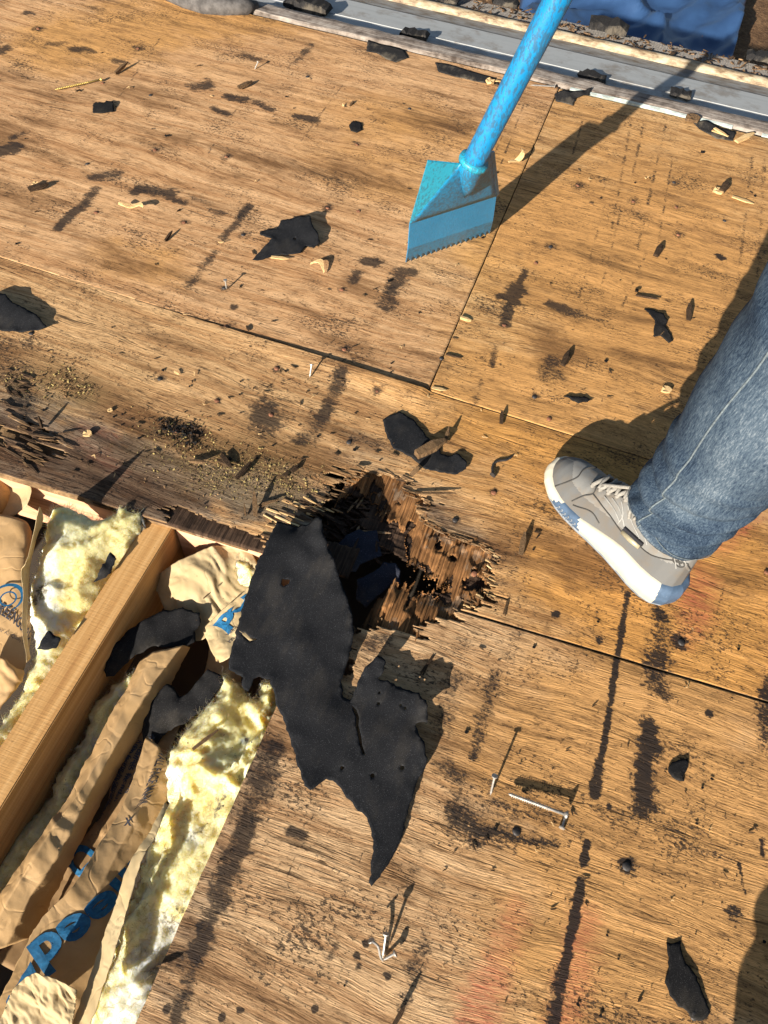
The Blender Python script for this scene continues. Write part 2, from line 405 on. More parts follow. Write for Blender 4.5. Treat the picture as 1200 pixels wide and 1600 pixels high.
# ------------------------------------------------------------------ stains: strokes given where they lie on the deck
TAR = [  # (points px, half width px, strength)
    ([(981, 928), (972, 985), (963, 1035), (952, 1110), (941, 1180), (930, 1238)], 5, .85), ([(936, 1190), (929, 1240)], 9, .8),
    ([(917, 1318), (912, 1350)], 6, .9), ([(908, 1375), (900, 1420), (890, 1470), (882, 1520), (872, 1560), (866, 1600)], 8, .9), ([(880, 1520), (862, 1590)], 14, .55),
    ([(1032, 960), (1034, 1000)], 15, .52), ([(1030, 1010), (1026, 1075)], 22, .55), ([(1013, 1132), (1016, 1165)], 15, .7), ([(1012, 1170), (1002, 1262)], 20, .66), ([(1015, 1180), (1006, 1250)], 30, .4),
    ([(1198, 1060), (1194, 1150)], 12, .62), ([(1190, 1100), (1200, 1165)], 20, .4),
    ([(533, 582), (519, 620), (505, 650)], 12, .52), ([(500, 655), (476, 690)], 18, .45), ([(411, 640), (414, 662)], 27, .54),
    ([(628, 424), (614, 450), (603, 480)], 13, .52), ([(625, 420), (640, 424)], 10, .55), ([(570, 408), (585, 410)], 12, .52), ([(558, 428), (552, 438)], 9, .5),
    ([(821, 424), (812, 440)], 5, .6), ([(808, 448), (800, 470)], 13, .62), ([(795, 480), (788, 505)], 8, .6), ([(805, 468), (780, 462)], 6, .5),
    ([(868, 478), (900, 490)], 12, .58), ([(900, 492), (940, 500)], 5, .5), ([(775, 540), (768, 570)], 6, .4), ([(752, 595), (742, 630)], 6, .34),
    ([(148, 296), (128, 325)], 9, .5), ([(122, 325), (90, 357)], 8, .6), ([(388, 322), (372, 345), (350, 372)], 7, .52), ([(335, 395), (292, 450)], 8, .4),
    ([(150, 276), (180, 272)], 11, .58), ([(220, 297), (262, 302)], 12, .62), ([(262, 306), (290, 318)], 6, .5), ([(300, 310), (330, 318)], 5, .42), ([(330, 328), (350, 333)], 6, .45),
    ([(302, 135), (322, 132)], 12, .58), ([(355, 150), (380, 156)], 7, .6), ([(0, 237), (20, 232)], 13, .62), ([(335, 170), (352, 178)], 7, .5), ([(400, 160), (425, 172)], 6, .5),
    ([(465, 182), (496, 188)], 7, .55), ([(487, 70), (462, 97)], 6, .45), ([(380, 88), (400, 92)], 9, .4), ([(115, 77), (140, 80)], 8, .55), ([(75, 70), (95, 68)], 8, .45), ([(0, 78), (6, 76)], 10, .55), ([(180, 95), (192, 98)], 8, .5),
    ([(40, 20), (52, 22)], 5, .5), ([(145, 14), (158, 18)], 9, .35), ([(20, 215), (35, 208)], 6, .45), ([(440, 462), (470, 470)], 16, .22), ([(480, 440), (500, 448)], 14, .3), ([(375, 480), (350, 520)], 12, .22),
    ([(428, 1170), (405, 1235), (385, 1290)], 24, .47), ([(385, 1290), (365, 1345), (345, 1400)], 24, .54), ([(345, 1400), (325, 1450), (310, 1490)], 21, .5), ([(310, 1490), (290, 1545), (275, 1600)], 16, .46), ([(275, 1500), (300, 1500)], 22, .34), ([(370, 1260), (345, 1290)], 16, .34),
    ([(715, 1265), (745, 1310)], 26, .58), ([(750, 1300), (790, 1300)], 18, .48), ([(800, 1310), (870, 1318)], 8, .5), ([(755, 1260), (800, 1262), (850, 1275)], 16, .38), ([(700, 1300), (800, 1330)], 12, .4),
    ([(712, 1060), (698, 1105), (690, 1140)], 20, .36), ([(772, 1055), (760, 1100), (748, 1150)], 14, .45), ([(758, 1120), (742, 1180)], 12, .45), ([(806, 985), (795, 1030)], 13, .32), ([(820, 900), (808, 960)], 10, .3), ([(722, 1010), (716, 1035)], 22, .3),
    ([(665, 1470), (648, 1510)], 18, .4), ([(655, 1520), (628, 1570)], 14, .36), ([(690, 1380), (668, 1440)], 16, .3), ([(536, 1430), (505, 1490)], 8, .3), ([(525, 1480), (512, 1500)], 8, .4),
    ([(692, 1195), (720, 1215)], 18, .36), ([(640, 1240), (652, 1270)], 14, .28), ([(660, 1330), (640, 1380)], 12, .25),
    ([(580, 1010), (600, 1000)], 18, .40), ([(785, 905), (768, 945)], 14, .30), ([(865, 560), (850, 590)], 16, .40), ([(858, 575), (876, 590)], 12, .42), ([(845, 515), (890, 540)], 22, .22),
    ([(1045, 480), (1032, 530)], 14, .2), ([(455, 1300), (470, 1305)], 11, .6), ([(560, 655), (610, 640)], 10, .15), ([(255, 672), (300, 672)], 18, .44), ([(60, 30), (300, 60)], 7, .12),
    ([(80, 590), (110, 600)], 22, .25), ([(20, 590), (40, 640)], 24, .35), ([(930, 660), (1000, 690)], 20, .22), ([(900, 740), (1000, 700)], 26, .24), ([(1120, 960), (1190, 1000)], 18, .18), ([(1050, 1100), (1180, 1080)], 14, .18),
    ([(1080, 1330), (1200, 1310)], 10, .22), ([(1060, 1320), (1140, 1345)], 9, .28), ([(950, 1420), (1100, 1400)], 12, .17), ([(1155, 1350), (1165, 1400)], 3, .6), ([(1190, 1310), (1192, 1335)], 4, .7), ([(980, 1545), (978, 1560)], 3, .4),
]
NAILS = [(250, 592), (339, 626), (424, 648), (545, 691), (432, 576), (538, 546), (350, 450), (534, 453), (353, 511), (49, 521), (275, 673), (788, 508), (835, 620), (858, 655), (771, 770), (860, 386), (838, 411), (1130, 572),
         (711, 813), (741, 897), (1059, 1208), (979, 1354), (1085, 1587), (807, 1299), (1065, 1004), (287, 348), (150, 332), (136, 256), (512, 325), (242, 235), (235, 149), (354, 245), (215, 76), (380, 367), (989, 315), (903, 290), (1132, 345),
         (1057, 324), (1060, 367), (1053, 285), (1198, 894), (588, 612), (690, 560), (160, 130), (60, 45), (480, 120), (558, 226), (560, 330), (640, 170)]
HOLES = [(366, 479), (952, 1263), (1146, 1430), (1108, 1115), (605, 1525), (491, 1577), (375, 1576), (347, 1588), (310, 1448), (309, 1494), (572, 1474), (556, 1494), (260, 1575), (560, 1510), (1125, 401), (935, 1000), (1010, 1040), (868, 960)]
for p in NAILS: TAR.append(([p, (p[0] + 3, p[1] - 2)], 8 if p[1] < 900 else 9, .42 if random.random() < .6 else .25))
for p in HOLES: TAR.append(([p, (p[0] + 1, p[1])], 6, .8))
TAR += [([(979, 1354), (980, 1352)], 17, .62), ([(1146, 1430), (1147, 1428)], 15, .66), ([(1065, 1004), (1058, 1000)], 12, .7)]
rs = random.Random(3)
for a, b, w in (((987, 185), (950, 390), 3), ((1005, 195), (985, 290), 3), ((1040, 195), (995, 395), 3), ((1057, 210), (1025, 400), 2.5), ((945, 320), (905, 465), 3), ((1175, 245), (1150, 470), 3.5), ((1195, 250), (1182, 460), 3.5), ((970, 330), (937, 460), 3), ((1010, 395), (972, 480), 2.5),
                ((910, 190), (880, 290), 2.5), ((818, 165), (770, 290), 2.2), ((800, 180), (755, 280), 2), ((920, 560), (900, 640), 2.5), ((960, 540), (938, 640), 2), ((545, 120), (470, 220), 2), ((370, 170), (325, 240), 2), ((250, 60), (160, 190), 2), ((985, 940), (955, 1060), 2.0), ((1130, 920), (1110, 1000), 3),
                ((430, 1120), (300, 1390), 1.6), ((300, 1390), (212, 1600), 1.6), ((600, 1250), (500, 1500), 1.6), ((470, 1320), (400, 1480), 1.4)):
    L_ = math.hypot(b[0] - a[0], b[1] - a[1]); d = 0
    while d < L_:
        l = rs.uniform(8, 26); u, v = d / L_, min(1, (d + l) / L_)
        TAR.append(([(a[0] + (b[0] - a[0]) * u, a[1] + (b[1] - a[1]) * u), (a[0] + (b[0] - a[0]) * v, a[1] + (b[1] - a[1]) * v)], w * .72, rs.uniform(.26, .44))); d += l + rs.uniform(4, 14)
BROWN = [([(0, 205), (60, 200)], 26, .5), ([(60, 250), (300, 215)], 16, .25), ([(330, 230), (480, 270)], 12, .35), ([(540, 260), (640, 290)], 18, .35), ([(0, 300), (200, 420)], 24, .2), ([(900, 880), (940, 860)], 34, .5), ([(870, 840), (960, 900)], 26, .4), ([(800, 930), (850, 960)], 30, .45), ([(1080, 870), (1200, 900)], 26, .3),
         ([(560, 450), (640, 520)], 24, .3), ([(700, 870), (860, 830)], 26, .35), ([(870, 560), (860, 520)], 30, .45), ([(480, 480), (560, 560)], 30, .2), ([(700, 1180), (830, 1200)], 34, .25), ([(430, 1150), (520, 1260)], 36, .25), ([(0, 560), (220, 640)], 34, .3),
         ([(300, 700), (540, 720)], 22, .4), ([(200, 140), (330, 180)], 14, .25), ([(600, 180), (720, 200)], 16, .35), ([(650, 130), (760, 170)], 12, .3), ([(900, 640), (1050, 660)], 20, .2), ([(250, 620), (380, 660)], 16, .35), ([(1100, 1000), (1200, 1060)], 20, .2), ([(600, 1380), (860, 1360)], 40, .22)]
RED = [([(1095, 905), (1085, 960)], 24, .62), ([(1110, 840), (1165, 800)], 22, .6), ([(1080, 960), (1070, 1000)], 15, .4), ([(805, 1430), (770, 1520)], 24, .42), ([(770, 1520), (740, 1600)], 30, .7), ([(915, 1440), (900, 1520), (880, 1600)], 26, .46), ([(125, 690), (190, 740)], 10, .18), ([(130, 665), (180, 680)], 8, .15)]
DUST = [([(330, 720), (420, 745)], 55, .85), ([(380, 700), (450, 760)], 40, .7), ([(60, 590), (120, 610)], 40, .6), ([(250, 700), (330, 690)], 36, .5), ([(440, 760), (500, 740)], 26, .4), ([(100, 560), (200, 600)], 30, .3)]
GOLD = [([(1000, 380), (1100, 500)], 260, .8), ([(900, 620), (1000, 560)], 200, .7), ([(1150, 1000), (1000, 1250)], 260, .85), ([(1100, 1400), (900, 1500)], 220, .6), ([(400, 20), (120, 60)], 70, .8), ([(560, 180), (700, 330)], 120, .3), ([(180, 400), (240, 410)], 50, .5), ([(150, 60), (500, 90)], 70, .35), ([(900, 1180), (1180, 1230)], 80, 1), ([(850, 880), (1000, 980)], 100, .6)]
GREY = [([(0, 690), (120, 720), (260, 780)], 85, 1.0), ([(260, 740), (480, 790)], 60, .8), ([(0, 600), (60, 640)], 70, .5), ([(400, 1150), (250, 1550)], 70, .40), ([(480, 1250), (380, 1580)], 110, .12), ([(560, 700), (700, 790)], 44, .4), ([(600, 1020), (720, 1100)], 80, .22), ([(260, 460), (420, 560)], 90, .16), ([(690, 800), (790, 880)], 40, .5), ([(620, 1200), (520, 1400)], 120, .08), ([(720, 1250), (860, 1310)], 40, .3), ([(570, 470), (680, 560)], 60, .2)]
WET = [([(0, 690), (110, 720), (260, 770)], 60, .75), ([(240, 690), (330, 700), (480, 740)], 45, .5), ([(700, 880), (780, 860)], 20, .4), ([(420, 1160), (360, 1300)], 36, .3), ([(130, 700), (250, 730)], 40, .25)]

def paint(x, y, strokes, soft=0.8):
    r = np.zeros_like(x)
    for pts, w, st in strokes:
        P = [un(*p) for p in pts]
        c = pts[len(pts) // 2]
        a = un(*c); b = un(c[0] + 1, c[1]); g = un(c[0], c[1] + 1)
        sc = math.sqrt(np.linalg.norm(b - a) * np.linalg.norm(g - a)); ww = w * sc
        xs = [p[0] for p in P]; ys = [p[1] for p in P]
        k = np.nonzero((x > min(xs) - 3 * ww) & (x < max(xs) + 3 * ww) & (y > min(ys) - 3 * ww) & (y < max(ys) + 3 * ww))[0]
        if not len(k): continue
        d = np.full(len(k), 9.0)
        a_ = min(ww * 0.8, 0.026)
        xk = x[k] + ((fbm(x[k] * 34, y[k] * 110, 3, 3) - .5) * 1.0 * min(1, ww / .012) + (vn(x[k] * 160, y[k] * 330, 8) - .5) * 1.0) * a_
        yk = y[k] + ((fbm(x[k] * 28, y[k] * 60, 6, 3) - .5) * 1.4 + (vn(x[k] * 120, y[k] * 160, 9) - .5) * .7) * a_
        for i in range(len(P) - 1): d = np.minimum(d, segd(xk, yk, P[i], P[i + 1]))
        v = st * (1 - sm(1 - soft, 1 + soft, d / ww)) * (0.62 + 0.76 * fbm(x[k] * 22, y[k] * 40, 11, 3))
        r[k] = np.maximum(r[k], v)
    return r
def set_attr(me, name, cols):
    a = me.attributes.new(name, 'FLOAT_COLOR', 'POINT')
    a.data.foreach_set('color', np.ascontiguousarray(cols, np.float32).ravel())

# ------------------------------------------------------------------ roof deck
def lower_seam(x): return 0.516 + 0.053 * (x - 0.03)
LINE1 = 0.930
SEAMX = -0.1605
HOLE1 = W2([(492, 800), (508, 775), (528, 758), (548, 742), (570, 738), (600, 740), (632, 748), (640, 768), (662, 785), (664, 812), (690, 826), (705, 838), (735, 846), (762, 851), (772, 875), (768, 905), (762, 938), (745, 944), (722, 955), (716, 968), (695, 966), (660, 972), (654, 996), (636, 988), (612, 984), (590, 978), (566, 984), (556, 1004), (545, 1050), (500, 1060), (440, 900)])
HOLE2 = W2([(480, 850), (505, 815), (528, 780), (550, 766), (580, 770), (596, 800), (618, 806), (634, 830), (630, 872), (648, 884), (690, 905), (702, 920), (672, 920), (640, 914), (612, 916), (590, 932), (572, 962), (556, 990), (540, 1040), (500, 1050), (440, 930)], -0.004)
ROT = W2([(-30, 660), (10, 662), (42, 655), (62, 668), (58, 682), (92, 690), (98, 708), (70, 716), (30, 704), (-30, 690)])
EDGEL1 = W2([(262, 800), (285, 792), (320, 806), (360, 822), (395, 832), (425, 846), (430, 900), (300, 880), (250, 830)])

roof = thing('roof_deck', 'flat plywood roof deck stripped of its shingles, stained and weathered', 'roof', (0, 0, 0), kind='structure')

def deck_sheet(xs, ys, mat, mapf, cut=None, z0=0.0, relief=None, thick=0.016, name='plywood_sheet', parent=roof, stains=True, edge=True):
    X, Y = np.meshgrid(xs, ys)
    nx, ny = len(xs), len(ys)
    x, y = mapf(X, Y)
    x = x.ravel(); y = y.ravel()
    z = np.full_like(x, z0)
    if relief is not None: z = z + relief(x, y)
    keep = np.ones((ny - 1, nx - 1), bool)
    idx = np.arange(nx * ny).reshape(ny, nx)
    if cut is not None:
        cx = (x.reshape(ny, nx)[:-1, :-1] + x.reshape(ny, nx)[1:, 1:]) / 2; cy = (y.reshape(ny, nx)[:-1, :-1] + y.reshape(ny, nx)[1:, 1:]) / 2
        keep &= ~cut(cx, cy)
    q = np.stack([idx[:-1, :-1], idx[:-1, 1:], idx[1:, 1:], idx[1:, :-1]], -1)[keep]
    kp = np.pad(keep, 1)
    E = []
    e = kp[1:-1, 1:-1]
    for nb, a, b in ((kp[:-2, 1:-1], idx[:-1, :-1], idx[:-1, 1:]), (kp[2:, 1:-1], idx[1:, 1:], idx[1:, :-1]), (kp[1:-1, :-2], idx[1:, :-1], idx[:-1, :-1]), (kp[1:-1, 2:], idx[:-1, 1:], idx[1:, 1:])):
        s = e & ~nb; E.append(np.stack([a[s], b[s]], -1))
    E = np.concatenate(E)
    used = np.zeros(nx * ny, bool); used[q.ravel()] = True
    remap = np.cumsum(used) - 1
    V = np.stack([x, y, z], -1)[used]; q = remap[q]; E = remap[E]
    nb_ = len(V); ev = np.unique(E); low = V[ev].copy(); low[:, 2] = z0 - thick
    rl = np.full(nb_, -1); rl[ev] = np.arange(len(ev)) + nb_
    walls = np.stack([E[:, 1], E[:, 0], rl[E[:, 0]], rl[E[:, 1]]], -1)
    V = np.concatenate([V, low]); F = np.concatenate([q, walls])
    me = bpy.data.meshes.new(name)
    me.vertices.add(len(V)); me.vertices.foreach_set('co', V.ravel())
    me.loops.add(F.size); me.loops.foreach_set('vertex_index', F.ravel().astype(np.int32))
    me.polygons.add(len(F)); me.polygons.foreach_set('loop_start', np.arange(0, F.size, 4, dtype=np.int32))
    mi = np.zeros(len(F), np.int32); mi[len(q):] = 1 if edge else 0
    me.materials.append(mat); me.materials.append(M_edge)
    me.polygons.foreach_set('material_index', mi)
    me.polygons.foreach_set('use_smooth', np.concatenate([np.ones(len(q), bool), np.zeros(len(walls), bool)]))
    me.update(calc_edges=True); me.validate()
    if stains:
        px, py = V[:, 0], V[:, 1]
        set_attr(me, 'stain', np.stack([paint(px, py, TAR), paint(px, py, BROWN, .9), paint(px, py, RED, .8), paint(px, py, DUST, .9)], -1))
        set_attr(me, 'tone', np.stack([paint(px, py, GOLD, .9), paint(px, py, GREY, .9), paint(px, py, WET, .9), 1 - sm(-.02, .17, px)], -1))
    return link(name, me, parent)

def rng(*segs):
    out = []
    for a, b, st in segs: out.append(np.arange(a, b - st * 0.4, st))
    return np.concatenate(out + [np.array([segs[-1][1]])])

def far_edge(x): return 2.150 + 0.028 * (x + 0.2)
# sheet up left
def map1(X, Y):
    t = (Y - LINE1) / (2.15 - LINE1)
    gap = 0.0015 + 0.005 * sm(-0.75, -0.2, X)
    lo = LINE1 + gap + 0.0012 * np.sin(X * 9)
    return X + 0.0008 * (vn(Y * 60, X * 0, 4) - .5) * (X > SEAMX - .01), lo + t * (far_edge(X) + 0.004 * fbm(X * 30, Y * 0, 5) - lo)
sheet_a = deck_sheet(rng((-2.6, -1.9, .03), (-1.9, -1.1, .006), (-1.1, SEAMX, .0038)), rng((LINE1, 2.15, .0042)), M_ply1, map1)
# sheet up right
def map2(X, Y):
    t = (Y - LINE1) / (2.15 - LINE1)
    lo = LINE1 + 0.0022
    return X + 0.0008 * (vn(Y * 60, X * 0, 9) - .5) * (X < SEAMX + .02), lo + t * (far_edge(X) + 0.006 * fbm(X * 30, Y * 0, 6) - .006 - lo)
sheet_b = deck_sheet(rng((SEAMX + .0022, 0.62, .0035), (0.62, 2.28, .04)), rng((LINE1, 2.15, .0040)), M_ply2, map2)
# ripped strip
def map3(X, Y):
    t = Y
    lo = lower_seam(X) + 0.0018 + 0.002 * (fbm(X * 45, X * 0, 12) - .5) * (X < -0.1)
    return X, lo + t * (LINE1 - lo)
def cut3(x, y):
    j = (vn(y * 330, x * 2, 31) - .5) * .026 + (vn(y * 120, x * 3, 33) - .5) * .02
    jy = (vn(x * 160, y * 3, 34) - .5) * .006
    m = inpoly(x + j, y + jy, HOLE1) | inpoly(x + j * 1.2, y + jy, EDGEL1)
    m |= inpoly(x + j * 1.6, y + jy, ROT) & (vn(x * 26, y * 120, 37) > .45)
    # splits round the rot
    near = polyd(x, y, HOLE1) < 0.035
    m |= near & (vn(x * 16, y * 260, 35) > 0.88) & (x < 0.12)
    return m
strip = deck_sheet(rng((-1.7, -0.85, .03), (-0.85, -0.25, .0026), (-0.25, 0.13, .0016), (0.13, 0.62, .0028), (0.62, 2.0, .04)), rng((0, 1, .0058)), M_ply3, map3, cut3, thick=0.0035, relief=lambda x, y: 0.0065 * sm(-.85, -.25, x) * (1 - sm(SEAMX - .012, SEAMX + .012, x)) * sm(LINE1 - .06, LINE1, y))
def map3b(X, Y):
    x, y = map3(X, Y); return x, y
lower = deck_sheet(rng((-1.7, -0.33, .02)), rng((0, 1, .05)), M_edge, map3, None, z0=-0.0105, thick=0.006, name='lower_ply', parent=strip, stains=False)
lower2 = deck_sheet(rng((0.12, 2.0, .05)), rng((0, 1, .1)), M_edge, map3, None, z0=-0.004, thick=0.012, name='lower_ply', parent=strip, stains=False)
deck_sheet(rng((-0.33, 0.12, .03)), rng((.58, 1, .05)), M_edge, map3, None, z0=-0.004, thick=0.012, name='lower_ply', parent=strip, stains=False)
# sheet low right
X4 = -0.1805
def map4(X, Y):
    hi = lower_seam(X) - 0.0018
    return X + (X < X4 + .02) * (0.002 * (fbm(Y * 60, X * 0, 14) - .5) - 0.006 * (Y - .3) * 0), hi + (Y - 0.5) * (hi + 0.75) / 1.25
def cut4(x, y):
    j = (vn(y * 330, x * 2, 41) - .5) * .03 + (vn(y * 120, x * 3, 43) - .5) * .016
    m = inpoly(x + j, y + (vn(x * 160, y * 3, 44) - .5) * .004, HOLE1)
    return m
sheet_d = deck_sheet(rng((X4, -0.06, .0024), (-0.06, 0.12, .0022), (0.12, 0.62, .0028), (0.62, 2.26, .04)), rng((-0.75, -0.15, .03), (-0.15, 0.38, .0030), (0.38, 0.5, .0024)), M_ply4, map4, cut4)
# sheet behind the photographer
deck_sheet(rng((X4, 2.26, .08)), rng((-1.2, -0.76, .08)), M_ply4, lambda X, Y: (X, Y))

# cross-grain layers showing where the top veneer has rotted away
def rid(s, amp):
    def f(x, y):
        w = x + 0.004 * fbm(y * 9, x * 4, s + 3)
        return amp * (fbm(w * 330, y * 7, s, 3) - .6) + amp * .8 * (vn(w * 120, y * 5, s + 5) - .5)
    return f
ax0, ay0, ax1, ay1 = -0.23, 0.40, 0.125, 0.74
def cutB(x, y):
    j = (vn(x * 300, y * 2, 51) - .5) * .028 + (vn(x * 90, y * 2, 52) - .5) * .02
    big = polyd(x, y, HOLE1) > 0.012
    out = ~inpoly(x, y, HOLE1) & big
    h = inpoly(x + (vn(x * 50, y * 50, 3) - .5) * .006, y + j, HOLE2)
    h |= (vn(x * 70, y * 42, 91) > .86) & (polyd(x, y, HOLE2) < .06)
    nb = un(741, 910, -.004); h |= (np.hypot((x - nb[0]) / 1.3, y - nb[1]) < 0.010 + 0.008 * vn(x * 200, y * 200, 5))
    nb = un(708, 872, -.004); h |= (np.hypot(x - nb[0], y - nb[1]) < 0.006)
    return out | h
def relB(x, y):
    r = rid(60, 0.0058)(x, y)
    sag = 0.010 * (1 - sm(0.0, 0.05, polyd(x, y, HOLE2)))
    return r - sag * (0.3 + fbm(x * 30, y * 30, 8)) + .0035 * (vn(x * 75, y * 20, 92) > .62) - .0030 * (vn(x * 55, y * 34, 93) > .66)
deck_sheet(np.arange(ax0, ax1, .00125), np.arange(ay0, ay1, .003), M_fib, lambda X, Y: (X, Y), cutB, z0=-0.0045, relief=relB, thick=0.006, name='rotten_veneer', parent=strip, stains=False, edge=False)
# the dark cross-grain lip along the cut edge
def mapL(X, Y):
    lo = lower_seam(X) + 0.002; return X, lo + Y * 0.055 + 0.004 * (vn(X * 300, X * 0, 61) - .5) * (Y > .5)
deck_sheet(np.arange(-0.60, -0.16, .0013), np.linspace(0, 1, 14), M_fibdk, mapL, None, z0=-0.0042, relief=rid(70, 0.0036), thick=0.006, name='rotten_veneer', parent=strip, stains=False, edge=False)
# third layer, dark, torn further in
H3 = W2([(470, 870), (520, 800), (548, 776), (572, 778), (580, 800), (560, 815), (600, 860), (640, 880), (700, 915), (690, 930), (640, 935), (600, 960), (560, 1000), (500, 1040)], -0.02)
def cutC(x, y):
    j = (vn(y * 260, x * 2, 71) - .5) * .03; return (inpoly(x + j, y, H3) | (~inpoly(x, y, HOLE1) & (polyd(x, y, HOLE1) > .03)))
deck_sheet(np.arange(ax0, ax1, .003), np.arange(ay0, ay1, .0018), M_fibdk, lambda X, Y: (X, Y), cutC, z0=-0.014, relief=lambda x, y: 0.004 * (fbm(y * 260, x * 8, 5) - .5), thick=0.004, name='rotten_veneer', parent=strip, stains=False, edge=False)

# splinters still hanging on round the rot (hundreds: one part)
sb = MB(); r0 = random.Random(5)
def stick(mb, c, ang, l, w, h, tilt=0.0, mi=0):
    ca, sa = math.cos(ang), math.sin(ang); ct, st = math.cos(tilt), math.sin(tilt)
    e = np.array([ca * ct, sa * ct, st]); n = np.array([-sa, ca, 0]); u = np.cross(e, n)
    c = np.asarray(c, float); P = []
    for s_, k in ((-.5, .8), (.1, 1.0), (.5, .35)):
        for a, b in ((-1, -1), (1, -1), (1, 1), (-1, 1)): P.append(c + e * l * s_ + n * w * .5 * a * k + u * h * .5 * b * k)
    F = [(3, 2, 1, 0), (8, 9, 10, 11)]
    for i in (0, 4):
        for k in range(4): F.append((i + k, i + (k + 1) % 4, i + 4 + (k + 1) % 4, i + 4 + k))
    mb.add(P, F, mi)
def along(pts, n, z=0.0):
    P = np.array(W2(pts, z)); d = np.r_[0, np.cumsum(np.linalg.norm(np.diff(P, axis=0), axis=1))]
    for k in range(n):
        s_ = r0.uniform(0, d[-1]); i = min(len(P) - 2, max(0, int(np.searchsorted(d, s_)) - 1)); f = (s_ - d[i]) / (d[i + 1] - d[i] + 1e-9)
        yield P[i] * (1 - f) + P[i + 1] * f
for c in along([(492, 800), (528, 758), (548, 742), (600, 740), (632, 748), (640, 768), (662, 785), (664, 812), (705, 838), (762, 851)], 70):
    stick(sb, c + [r0.uniform(-.012, .012), r0.uniform(-.01, .006), r0.uniform(-.001, .004)], r0.gauss(-.02, .10), r0.uniform(.008, .030), r0.uniform(.0010, .003), r0.uniform(.0008, .0018), r0.uniform(-.06, .08), r0.choice((0, 0, 0, 1)))
for c in along([(762, 851), (772, 875), (768, 905), (762, 938), (745, 944), (722, 955)], 44):
    stick(sb, c + [r0.uniform(-.012, .006), r0.uniform(-.008, .008), r0.uniform(-.002, .002)], r0.gauss(0, .15), r0.uniform(.008, .02), r0.uniform(.001, .003), r0.uniform(.0008, .002), r0.uniform(-.3, .1), r0.choice((0, 0, 2)))
for c in along([(500, 795), (470, 800), (440, 815), (428, 842)], 42):
    stick(sb, c + [r0.uniform(-.03, .03), r0.uniform(-.01, .014), r0.uniform(-.001, .003)], r0.gauss(-.05, .15), r0.uniform(.015, .05), r0.uniform(.0015, .004), r0.uniform(.001, .0025), r0.uniform(-.08, .1), r0.choice((0, 1, 2)))
for c in along([(0, 670), (50, 665), (95, 700), (60, 715), (0, 700)], 30):
    stick(sb, c + [r0.uniform(-.03, .03), r0.uniform(-.02, .02), r0.uniform(-.001, .005)], r0.gauss(-.03, .2), r0.uniform(.012, .05), r0.uniform(.0015, .005), r0.uniform(.001, .0028), r0.uniform(-.08, .10), r0.choice((0, 1, 1)))
for c in along([(10, 590), (40, 585), (20, 620), (0, 640)], 22):
    stick(sb, c + [r0.uniform(-.02, .02), r0.uniform(-.02, .02), r0.uniform(0, .004)], r0.gauss(0, .3), r0.uniform(.01, .03), r0.uniform(.0015, .004), r0.uniform(.001, .003), 0, 1)
sb.build('hanging_splinters', None, strip, mats=[M_chipm, M_chipd, M_chipl])['kind'] = 'stuff'
sb = MB()
for c in along([(545, 770), (600, 780), (630, 830), (600, 850), (560, 830)], 110, -0.022):
    stick(sb, c + [r0.uniform(-.03, .03), r0.uniform(-.035, .03), r0.uniform(-.012, .010)], r0.choice((1.57, 1.57, 0, .6)) + r0.gauss(0, .25), r0.uniform(.012, .05), r0.uniform(.0015, .005), r0.uniform(.001, .003), r0.uniform(-.3, .3), r0.choice((0, 0, 0, 1)))
for c in along([(510, 830), (540, 800), (560, 800)], 50, -0.03):
    stick(sb, c + [r0.uniform(-.02, .02), r0.uniform(-.02, .02), r0.uniform(-.012, .006)], r0.gauss(-.2, .2), r0.uniform(.02, .05), r0.uniform(.002, .007), r0.uniform(.002, .004), r0.uniform(-.2, .2), 0)
for c in along([(570, 980), (560, 1000), (610, 985)], 30, -0.012):
    stick(sb, c + [r0.uniform(-.02, .01), r0.uniform(-.02, .01), r0.uniform(-.012, .004)], r0.gauss(-.6, .4), r0.uniform(.012, .04), r0.uniform(.0012, .003), r0.uniform(.001, .002), r0.uniform(-.3, .3), r0.choice((0, 1)))
sb.build('fallen_splinters', None, strip, mats=[M_fibdk, M_chipm])['kind'] = 'stuff'

# nail heads in the sheets
def dome(r, h, n=10):
    V = [(0, 0, h)]; F = []
    for k in range(n):
        a = 2 * math.pi * k / n
        V.append((r * .75 * math.cos(a), r * .75 * math.sin(a), h * .8))
    for k in range(n):
        a = 2 * math.pi * k / n
        V.append((r * math.cos(a), r * math.sin(a), h * .2))
    for k in range(n):
        a = 2 * math.pi * k / n
        V.append((r * math.cos(a), r * math.sin(a), -0.001))
    for k in range(n):
        m = (k + 1) % n
        F += [(0, 1 + k, 1 + m), (1 + k, 1 + n + k, 1 + n + m, 1 + m), (1 + n + k, 1 + 2 * n + k, 1 + 2 * n + m, 1 + n + m)]
    return V, F
hv, hf = dome(0.0052, 0.0022)
head_me = {}
for k, mm in (('r', M_rust), ('d', M_darknail)):
    me = bpy.data.meshes.new('nail_head'); me.from_pydata(hv, [], hf); me.materials.append(mm); me.polygons.foreach_set('use_smooth', np.ones(len(hf), bool)); head_me[k] = me
for i, p in enumerate(NAILS):
    w = un(*p)
    par = sheet_d if w[1] < lower_seam(w[0]) else strip if w[1] < LINE1 else sheet_a if w[0] < SEAMX else sheet_b
    o = bpy.data.objects.new('nail_head', head_me['d' if p[1] > 950 or i % 3 == 0 else 'r'])
    COL.objects.link(o); o.parent = par; o.location = w + np.array([0, 0, 0.0])
    if par is strip and (p in ((711, 813), (741, 897))): o.location.z = 0.001
    s_ = 1.15 if p[1] > 950 else 0.95
    o.scale = (s_, s_, s_); o.rotation_euler = (random.uniform(-.25, .25), random.uniform(-.25, .25), random.uniform(0, 6))

